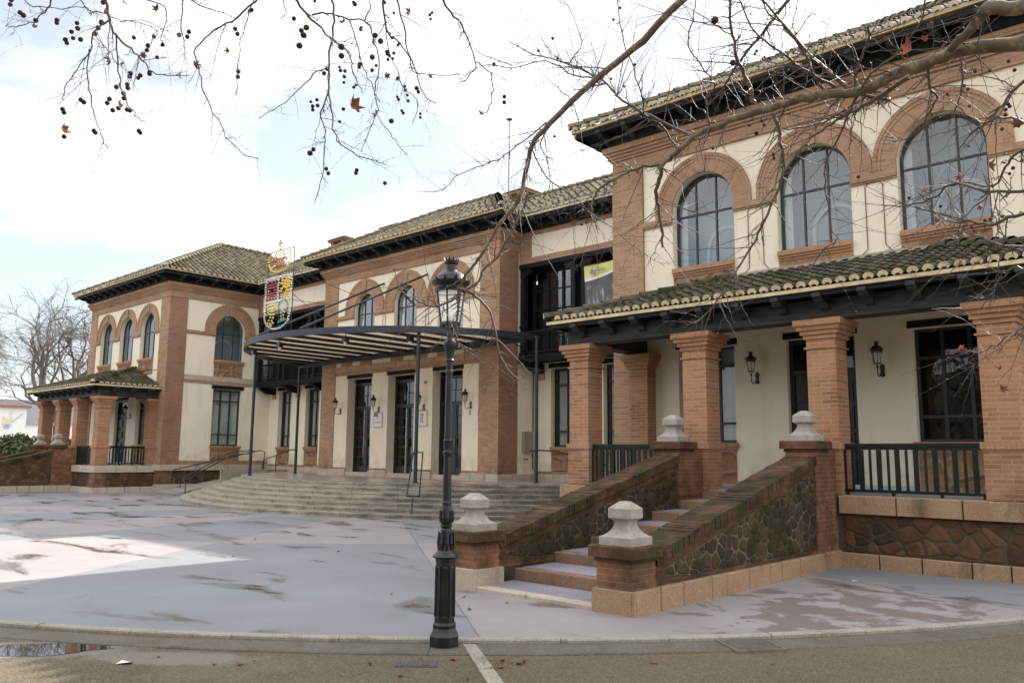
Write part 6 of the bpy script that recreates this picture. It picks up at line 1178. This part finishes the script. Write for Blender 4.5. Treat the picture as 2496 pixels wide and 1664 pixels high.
# drain grate
MT['grate_bar']=flat('worn_iron',(.17,.155,.135),.6,.3,.3,12)
DG=empty('drain_grate',(18.87,-8.24,-.05)); tag(DG,'square iron drain grate set in the sand against the kerb','drain grate')
def local(c,ang,m,u0,u1,v0,v1,z0,z1):
    ca,sa=math.cos(ang),math.sin(ang); P=[(c[0]+u*ca-v*sa,c[1]+u*sa+v*ca) for u,v in ((u0,v0),(u1,v0),(u1,v1),(u0,v1))]
    m.add([(x,y,z0) for x,y in P]+[(x,y,z1) for x,y in P],[(0,3,2,1),(4,5,6,7),(0,1,5,4),(1,2,6,5),(2,3,7,6),(3,0,4,7)])
g=(18.87,-8.244); an=R(53); m=MB()
for a_ in ((-.24,.24,-.24,-.215),(-.24,.24,.215,.24),(-.24,-.215,-.214,.214),(.215,.24,-.214,.214)): local(g,an,m,*a_,-.06,-.022)
m.build('frame','grate_bar',DG); m=MB()
for i in range(13): v=-.19+.38*i/12; local(g,an,m,-.214,.214,v-.0075,v+.0075,-.05,-.024)
m.build('bars','grate_bar',DG); m=MB(); local(g,an,m,-.214,.214,-.214,.214,-.034,-.0315); m.build('pit','dark',DG)
# small cast manhole cover
MC=empty('manhole_cover',(17.21,-10.77,-.05)); tag(MC,'small rectangular rusty cover sunk in the sand beside the lamp foot','manhole cover')
m=MB(); c=(17.21,-10.77); an=R(43); local(c,an,m,-.17,.17,-.10,.10,-.06,-.040)
m.build('plate','rust',MC); m=MB()
for i in range(9): local(c,an,m,-.15+.3*i/8-.008,-.15+.3*i/8+.008,-.085,.085,-.0401,-.036)
m.build('ribs','rust',MC)
# puddles
def blob(cx,cy_,ax,ay,rot,seed,n=70):
    rr=random.Random(seed); ph=[rr.uniform(0,6.28) for _ in range(6)]; P=[]
    for i in range(n):
        t=2*PI*i/n; q=1+.10*math.sin(2*t+ph[0])+.08*math.sin(3*t+ph[1])+.05*math.sin(5*t+ph[2])+.03*math.sin(9*t+ph[3]); u,v=ax*q*math.cos(t),ay*q*math.sin(t); P.append((cx+u*math.cos(rot)-v*math.sin(rot),cy_+u*math.sin(rot)+v*math.cos(rot)))
    return P
def pool(cx,cy_,ax,ay,rot,z,seed): m=MB(); m.add([(x,y,z) for x,y in blob(cx,cy_,ax,ay,rot,seed)],[tuple(range(70))]); return struct(m.build('puddle','water'))
pool(14.50,-12.745,.60,.235,R(45),-.0445,2)
# dry leaves and paper on the ground
def leafmesh(size,curl,name='fallen_leaf',mt='dryleaf'):
    m=MB(); pts=[(0,-.5),(.12,-.28),(.42,-.34),(.30,-.10),(.5,.12),(.22,.14),(.0,.5),(-.22,.14),(-.5,.12),(-.30,-.10),(-.42,-.34),(-.12,-.28)]
    vs=[(0,0,.0)]+[(x*size,y*size,size*curl*(x*x*1.6+y*y*.6)+random.uniform(0,.06)*size) for x,y in pts]; n=len(pts); m.add(vs,[(0,1+i,1+(i+1)%n) for i in range(n)]); return m
LF=[leafmesh(.075,.7).build('fallen_leaf','dryleaf'),leafmesh(.06,1.1).build('fallen_leaf','dryleaf'),leafmesh(.05,.5).build('fallen_leaf','dryleaf')]
rr=random.Random(8); k=0
spots=[(17.5+rr.gauss(0,.25),-10.3+rr.gauss(0,.2),-.044) for _ in range(26)]+[(rr.uniform(15,20.4),rr.uniform(-12.4,-9.3),-.044) for _ in range(46)]+[(rr.uniform(8,17.5),rr.uniform(-10,-5),.004) for _ in range(22)]+[(19.3,-8.7,-.044),(19.4,-9.0,-.044)]
for x,y,z in spots:
    r=math.hypot(x-KC[0],y-KC[1]); 
    if z<0 and r<16.45: continue
    if z>0 and r>15.6: continue
    o=LF[k] if k<3 else LF[k%3].copy()
    if k>=3: COL.objects.link(o)
    o.location=(x,y,z); o.rotation_euler=(rr.uniform(-.3,.3),rr.uniform(-.3,.3),rr.uniform(0,6.3)); o.scale=(rr.uniform(.5,1.2),)*3; k+=1
    tag(o,'small curled brown dry leaf lying on the open ground','leaf','dry leaves on the ground')
m=MB(); m.add([(15.48,-12.47,-.047),(15.56,-12.44,-.03),(15.6,-12.38,-.025),(15.53,-12.36,-.046),(15.46,-12.41,-.03)],[(0,1,2),(0,2,3),(0,3,4)]); tag(m.build('crumpled_paper','white'),'scrap of pale crumpled paper lying on the sand','paper scrap')
m=MB(); m.add([(18.2,-3.9,.004),(18.27,-3.86,.012),(18.25,-3.8,.004),(18.18,-3.83,.01)],[(0,1,2,3)]); tag(m.build('paper_scrap','white'),'tiny white scrap of paper on the paving right of the porch stair','paper scrap')
# ================================================================ PLANE TREES
def build_tree(key,trunk,label,seed,ntw,bias):
    rr=random.Random(seed); T_=empty('plane_tree',(trunk[0][0],trunk[0][1],-.1)); tag(T_,label,'tree')
    m=MB(); m.tube(trunk,[.26,.22,.20,.17,.13][:len(trunk)],12); m.build('trunk','bark',T_,True)
    big=MB();fine=MB(); mains=[]
    def smooth(pts,sub=4):
        P=[Vector(p) for p in pts]; out=[]
        for i in range(len(P)-1):
            p0,p1,p2,p3=P[max(i-1,0)],P[i],P[i+1],P[min(i+2,len(P)-1)]
            for j in range(sub):
                t=j/sub; out.append(.5*((2*p1)+(p2-p0)*t+(2*p0-5*p1+4*p2-p3)*t*t+(3*p1-p0-3*p2+p3)*t**3))
        return out+[P[-1]]
    def twig(p,d,L,r,lev):
        n=max(4,int(L/.045)); pts=[p]; q=p.copy(); dd=d.copy(); zz=Vector((rr.gauss(0,1),rr.gauss(0,1),rr.gauss(0,1)))*.34
        for i in range(n):
            zz=-zz*rr.uniform(.6,1.1)+Vector((rr.gauss(0,.06),rr.gauss(0,.06),rr.gauss(0,.06)))
            dd=(dd+zz*.95+Vector((0,0,bias*.05))).normalized(); q=q+dd*(L/n); pts.append(q.copy())
        rs=[r*(1-.72*i/n) for i in range(n+1)]; fine.tube(pts,rs,4 if r>.003 else 3,False)
        for i in range(1,n,1):  # buds at the nodes
            if rr.random()<.55:
                e=(pts[i+1]-pts[i]).normalized().cross(Vector((rr.gauss(0,1),rr.gauss(0,1),rr.gauss(0,1)))).normalized(); fine.tube([pts[i],pts[i]+(e+dd*.8)*.011],[rs[i]*1.15,.0008],3,False)
        if lev>0:
            for _ in range(rr.randint(1,3)):
                i=rr.randint(1,n-1); e=(pts[i]-pts[i-1]).normalized(); o=e.cross(Vector((rr.gauss(0,1),rr.gauss(0,1),rr.gauss(0,1)))).normalized(); twig(pts[i],(e*.75+o*.8).normalized(),L*rr.uniform(.3,.65),r*.6,lev-1)
        return pts
    ends=[]
    for pts,r0,r1 in BRANCHES[key]:
        S=smooth(pts); n=len(S)-1
        for i in range(1,n): S[i]+=Vector((rr.gauss(0,1),rr.gauss(0,1),rr.gauss(0,1)))*(.004+r0*.04)
        rs=[]
        for i in range(n+1): rs.append((r0+(r1-r0)*(i/n)**.8)*(1+(.16*rr.random() if i%4==0 else 0)))
        (big if r0>.012 else fine).tube(S,rs,10 if r0>.02 else 6)
        L=sum((S[i+1]-S[i]).length for i in range(n)); mains.append((S,rs,L))
        for _ in range(int(L*ntw)):
            i=rr.randint(max(1,int(n*.12)),n-1); e=(S[i+1]-S[i]).normalized(); o=e.cross(Vector((rr.gauss(0,1),rr.gauss(0,1),rr.gauss(0,1)))).normalized()
            twig(S[i],(e*.7+o+Vector((0,0,bias*.25))).normalized(),rr.choice((.07,.10,.16,.25,.40,.55) if key=='R' else (.07,.10,.16,.25,.36))*rr.uniform(.7,1.25),min(.0042,rs[i]*.55),1 if rr.random()<.5 else 0)
        for i in range(1,n):
            if rr.random()<.6 and rs[i]<.01:
                e=(S[i+1]-S[i]).normalized(); o=e.cross(Vector((rr.gauss(0,1),rr.gauss(0,1),rr.gauss(0,1)))).normalized(); fine.tube([S[i],S[i]+(o+e*.7)*.014],[.0022,.0008],3,False)
    for e in EXTRA[key]: big.tube([Vector(p) for p in e[0]],e[1],10)
    big.build('branches','bark',T_,True); fine.build('twigs','twig',T_,True)
    # seed balls hang on thin stalks from the nearest branch point
    allp=[p for S,_,_ in mains for p in S]; sm=MB(); base=None; stuff=MB(); cnt=0
    for f in FRUITS[key]:
        c=Vector(f); near=min(allp,key=lambda p:(p-c-Vector((0,0,.09))).length_squared)
        if (near-c).length<.45: mid=(near+c)/2+Vector((0,0,.02)); sm.tube([near,mid,c],[.0011,.0010,.0009],3,False)
        if cnt<95:
            if base is None:
                b=MB(); b.sphere((0,0,0),.0155,12,9); 
                for i in range(len(b.v)): b.v[i]=tuple(x*(1+.07*rr.uniform(-1,1)) for x in b.v[i])
                base=b.build('seed_ball','ball',None,True); o=base
            else: o=base.copy(); COL.objects.link(o)
            o.parent=T_; o.matrix_parent_inverse=Matrix.Translation(-Vector(T_.location)); o.location=c; o.rotation_euler=(rr.random()*6,rr.random()*6,0); o.scale=(rr.uniform(.88,1.08),)*3
        else: stuff.sphere(c,.0165,10,7)
        cnt+=1
    if stuff.v: o=stuff.build('seed_balls','ball',T_,True); o['kind']='stuff'
    sm.build('stalks','twig',T_)
    for i,(x,y,z,s) in enumerate(LEAVES[key]):
        m=leafmesh(s*.95,1.1); o=m.build('dead_leaf','orangeleaf' if (key=='R' and i%3==0) else 'dryleaf'); o.parent=T_; o.matrix_parent_inverse=Matrix.Translation(-Vector(T_.location)); o.location=(x,y,z); o.rotation_euler=(rr.uniform(.6,2.2),rr.uniform(-.9,.9),rr.uniform(0,6))
    return T_
EXTRA={'R':[([(23.35,-10.6,3.1),(22.9,-10.62,3.45),(22.3,-10.66,3.68),(21.74,-10.69,3.78)],[.12,.08,.05,.039]),([(23.35,-10.6,3.9),(22.7,-10.75,4.3),(22.0,-11.1,4.45),(21.3,-11.2,4.6)],[.10,.08,.06,.05]),([(21.3,-11.2,4.6),(20.8,-11.25,4.65),(20.16,-11.26,4.47)],[.05,.042,.036])],
 'L':[([(16.5,-17.0,3.0),(17.0,-15.6,4.6),(17.6,-14.4,5.4),(18.2,-13.2,5.6),(19.0,-12.6,5.3)],[.12,.09,.07,.05,.03]),([(17.0,-15.6,4.6),(16.8,-14.6,5.0),(17.0,-13.6,5.0),(17.4,-12.9,4.8)],[.07,.05,.035,.015])]}
build_tree('R',[(23.5,-10.6,-.15),(23.45,-10.6,1.2),(23.4,-10.6,2.6),(23.35,-10.6,4.2),(23.3,-10.5,6.5)],'large bare plane tree whose mottled limb crosses in front of the near pavilion',4,30,-.1)
build_tree('L',[(16.4,-17.2,-.15),(16.4,-17.15,1.2),(16.5,-17.0,2.6),(16.6,-16.8,4.2),(16.7,-16.4,6.5)],'bare plane tree with drooping twigs and many seed balls against the sky',9,14,-.9)
# ================================================================ BACKGROUND
CAMXY=Vector((22.479,-15.379))
def bare_tree(name,loc,h,label,seed,droop,spread,nf=3,depth=6,group=None,r0=.28,clear=.25):
    rr=random.Random(seed); T_=empty(name,loc); tag(T_,label,'tree',group); big=MB(); fine=MB()
    def grow(p,d,L,r,lev):
        n=5; pts=[p]; q=p.copy(); dd=d.copy()
        for i in range(n):
            dd=(dd+Vector((rr.gauss(0,.11),rr.gauss(0,.11),rr.gauss(0,.08)))+Vector((0,0,(.06 if lev>depth-3 else -droop*(.10+.05*(depth-lev)))))).normalized(); q=q+dd*(L/n); pts.append(q.copy())
        k=.62 if lev>0 else .3; (big if r>.035 else fine).tube(pts,[r*(1-(1-k)*i/n) for i in range(n+1)],7 if r>.05 else 3,False)
        if lev==0: return
        c=nf if lev>2 else nf+1
        for j in range(c):
            i=n if j==0 else rr.randint(2,n); e=(pts[i]-pts[i-1]).normalized(); o=e.cross(Vector((rr.gauss(0,1),rr.gauss(0,1),rr.gauss(0,1)))).normalized()
            grow(pts[i],(e+o*spread*rr.uniform(.5,1.1)).normalized(),L*rr.uniform(.66,.86),r*k*(1 if j==0 else .8),lev-1)
    t=Vector(loc); top=t+Vector((0,0,h*clear)); m=MB(); m.tube([t,t+Vector((.1,0,h*clear*.5)),top],[r0*1.2,r0,r0*.92],9); m.build('trunk','twig',T_,True)
    for j in range(4):
        a=2*PI*j/4+rr.random(); grow(top,Vector((math.cos(a)*.55,math.sin(a)*.55,1)).normalized(),h*.2,r0*.6,depth)
    big.build('limbs','far_twig',T_,True); fine.build('crown','far_twig',T_)
def at(dx,dy,d,z=-.1): return (CAMXY.x+dx*d,CAMXY.y+dy*d,z)
bare_tree('bare_tree',at(-.9485,.3168,56),13.0,'bare grey tree with fine drooping twigs just behind the far pavilion corner',5,.25,.85,3,6,r0=.34)
bare_tree('bare_tree',at(-.974,.228,60),12.5,'bare grey tree cut off by the left edge beyond the far porch',12,.3,.85,3,6,r0=.3)
o=copy_tree(LAMP,at(-.9555,.2949,44,-.1)); tag(o,'small far street lamp standing in front of the clipped hedge','street lamp')
def hedge(loc,rx,ry,h,seed,label):
    rr=random.Random(seed); m=MB(); cx_,cy_,cz=loc
    for i in range(5200):
        u=rr.uniform(-1,1); t=rr.uniform(0,6.283); q=rr.uniform(.80,1.04); s=math.sqrt(1-u*u); 
        bump=1+.10*math.sin(5*t+3*u)+.07*math.sin(9*u+2*t)
        p=Vector((cx_+rx*q*s*math.cos(t)*bump,cy_+ry*q*s*math.sin(t)*bump,cz+h*(.56+.44*q*u*bump))); 
        if p.z<cz+.5: continue
        a=Vector((rr.gauss(0,1),rr.gauss(0,1),rr.gauss(0,1))).normalized(); b=a.orthogonal().normalized(); L=rr.uniform(.07,.14); m.add([p-a*L,p+b*L*.5,p+a*L,p-b*L*.5],[(0,1,2,3)])
    T_=empty('clipped_hedge',loc); tag(T_,label,'hedge'); m.build('foliage','hedge',T_); k=MB()
    for j in range(4): k.tube([(cx_+rr.uniform(-.5,.5)*rx,cy_,cz),(cx_+rr.uniform(-.5,.5)*rx,cy_,cz+h*.5)],.06,6)
    k.build('stems','twig',T_); q=MB(); q.sphere((0,0,0),1,14,9); q.v=[(cx_+x*rx*.78,cy_+y*ry*.78,cz+h*(.56+.34*z)) for x,y,z in q.v]; q.build('inner_growth','hedge_in',T_)
MT['unseen_wood_bank']=flat('unseen_winter_wood',(.060,.052,.036),.95,var=.5,sc=.6)
MT['hedge_in']=flat('hedge_core',(.02,.028,.008),.9)
hedge(at(-.960,.281,50),2.0,1.8,2.5,3,'clipped rounded green shrub beyond the far porch stair'); hedge(at(-.9415,.337,54),1.7,1.5,2.4,6,'green shrub seen between the far porch columns'); hedge(at(-.9725,.233,46),1.6,1.4,2.2,8,'green shrub cut by the left edge of the view')
def shed(dx,dy,d,wid,h,mt,roofm,label,rh=.3,ang=0):
    c=Vector(at(dx,dy,d)); n=Vector((dx,dy,0)); u=Vector((-dy,dx,0)); ca,sa=math.cos(ang),math.sin(ang); n,u=n*ca+u*sa,u*ca-n*sa
    def P(a,b,z): q=c+u*a+n*b; return (q.x,q.y,z)
    def bx(m,a0,a1,b0,b1,z0,z1): m.add([P(a0,b0,z0),P(a1,b0,z0),P(a1,b1,z0),P(a0,b1,z0),P(a0,b0,z1),P(a1,b0,z1),P(a1,b1,z1),P(a0,b1,z1)],[(0,3,2,1),(4,5,6,7),(0,1,5,4),(1,2,6,5),(2,3,7,6),(3,0,4,7)])
    B_=empty('white_hall',tuple(c)); tag(B_,label,'building'); m=MB(); bx(m,-wid,wid,0,14,-.1,h); m.build('wall',mt,B_); m=MB(); bx(m,-wid-.3,wid+.3,-.3,14.3,h,h+rh); m.build('roof',roofm,B_)
    return B_,bx,P
MT['whitewall']=flat('white_render',(.78,.78,.76),.9,var=.03); MT['paleroof']=flat('grey_sheet_roof',(.30,.29,.33),.7,var=.08); MT['redroof']=flat('red_tile_edge',(.30,.15,.11),.8)
MT['markyellow']=flat('yellow_mark',(.70,.63,.40),.8); MT['markgrey']=flat('grey_mark',(.50,.51,.54),.8); MT['markblue']=flat('blue_mark',(.30,.42,.60),.8); MT['palegreen']=flat('pale_green_wall',(.50,.62,.56),.9)
b,bx,P=shed(-.9740,.2265,80,5.05,5.2,'whitewall','redroof','white walled hall with a painted yellow tower mark, at the left edge',.2)
m=MB(); 
for q in ((-4.0,-3.36,3.6,4.1),(-3.5,-3.36,4.1,4.45),(-4.0,-3.86,4.1,4.85),(-3.75,-3.6,4.1,4.3)): bx(m,q[0],q[1],-.05,-.01,q[2],q[3])
m.build('tower_mark','markyellow',b); m=MB(); bx(m,-3.85,-3.5,-.06,-.051,3.45,3.8); m.build('blue_mark','markblue',b)
m=MB()
for i in range(9): bx(m,-4.12-.08*i,-4.07-.08*i,-.05,-.01,4.0+.08*i,4.10+.08*i+(.05 if i%3==0 else 0))
m.build('slanted_lettering','markgrey',b)
b,bx,P=shed(-.9440,.3300,92,10.5,4.1,'whitewall','paleroof','long white building with a grey roof seen behind the far columns',2.4)
m=MB(); bx(m,-10,10,-.05,-.01,1.3,2.3); m.build('pale_band','palegreen',b)

# unseen wooded bank, mirrored by porch windows, made tall to dim the near wing
rr=random.Random(44); m=MB()
for i in range(11000):
    x=rr.uniform(2,70); h=11.5+2.2*math.sin(x*.31)+1.4*math.sin(x*.83+1); z=h*rr.random()**.8; y=-28-rr.random()*7-.25*z
    p=Vector((x,y,z)); a=Vector((rr.gauss(0,1),rr.gauss(0,1),rr.gauss(0,1.4))).normalized(); b=a.orthogonal().normalized(); L=rr.uniform(.25,.6); w_=rr.uniform(.08,.3); m.add([p-a*L,p+b*L*w_,p+a*L,p-b*L*w_],[(0,1,2,3)])
for i in range(30): x=2.5+i*2.3+rr.uniform(-.6,.6); m.tube([(x,-31,-.2),(x+rr.uniform(-.3,.3),-31,5),(x+rr.uniform(-.6,.6),-31,10)],[.22,.16,.06],6)
m.prism([(-40,-.1),(-31,-.1),(-34,4.0),(-40,7)],'x',0,72)
tag(m.build('unseen_woodland','unseen_wood_bank'),'unseen brown wooded bank mirrored in the near porch window, made tall to dim the near wing','unseen_woodland',None,'stuff')
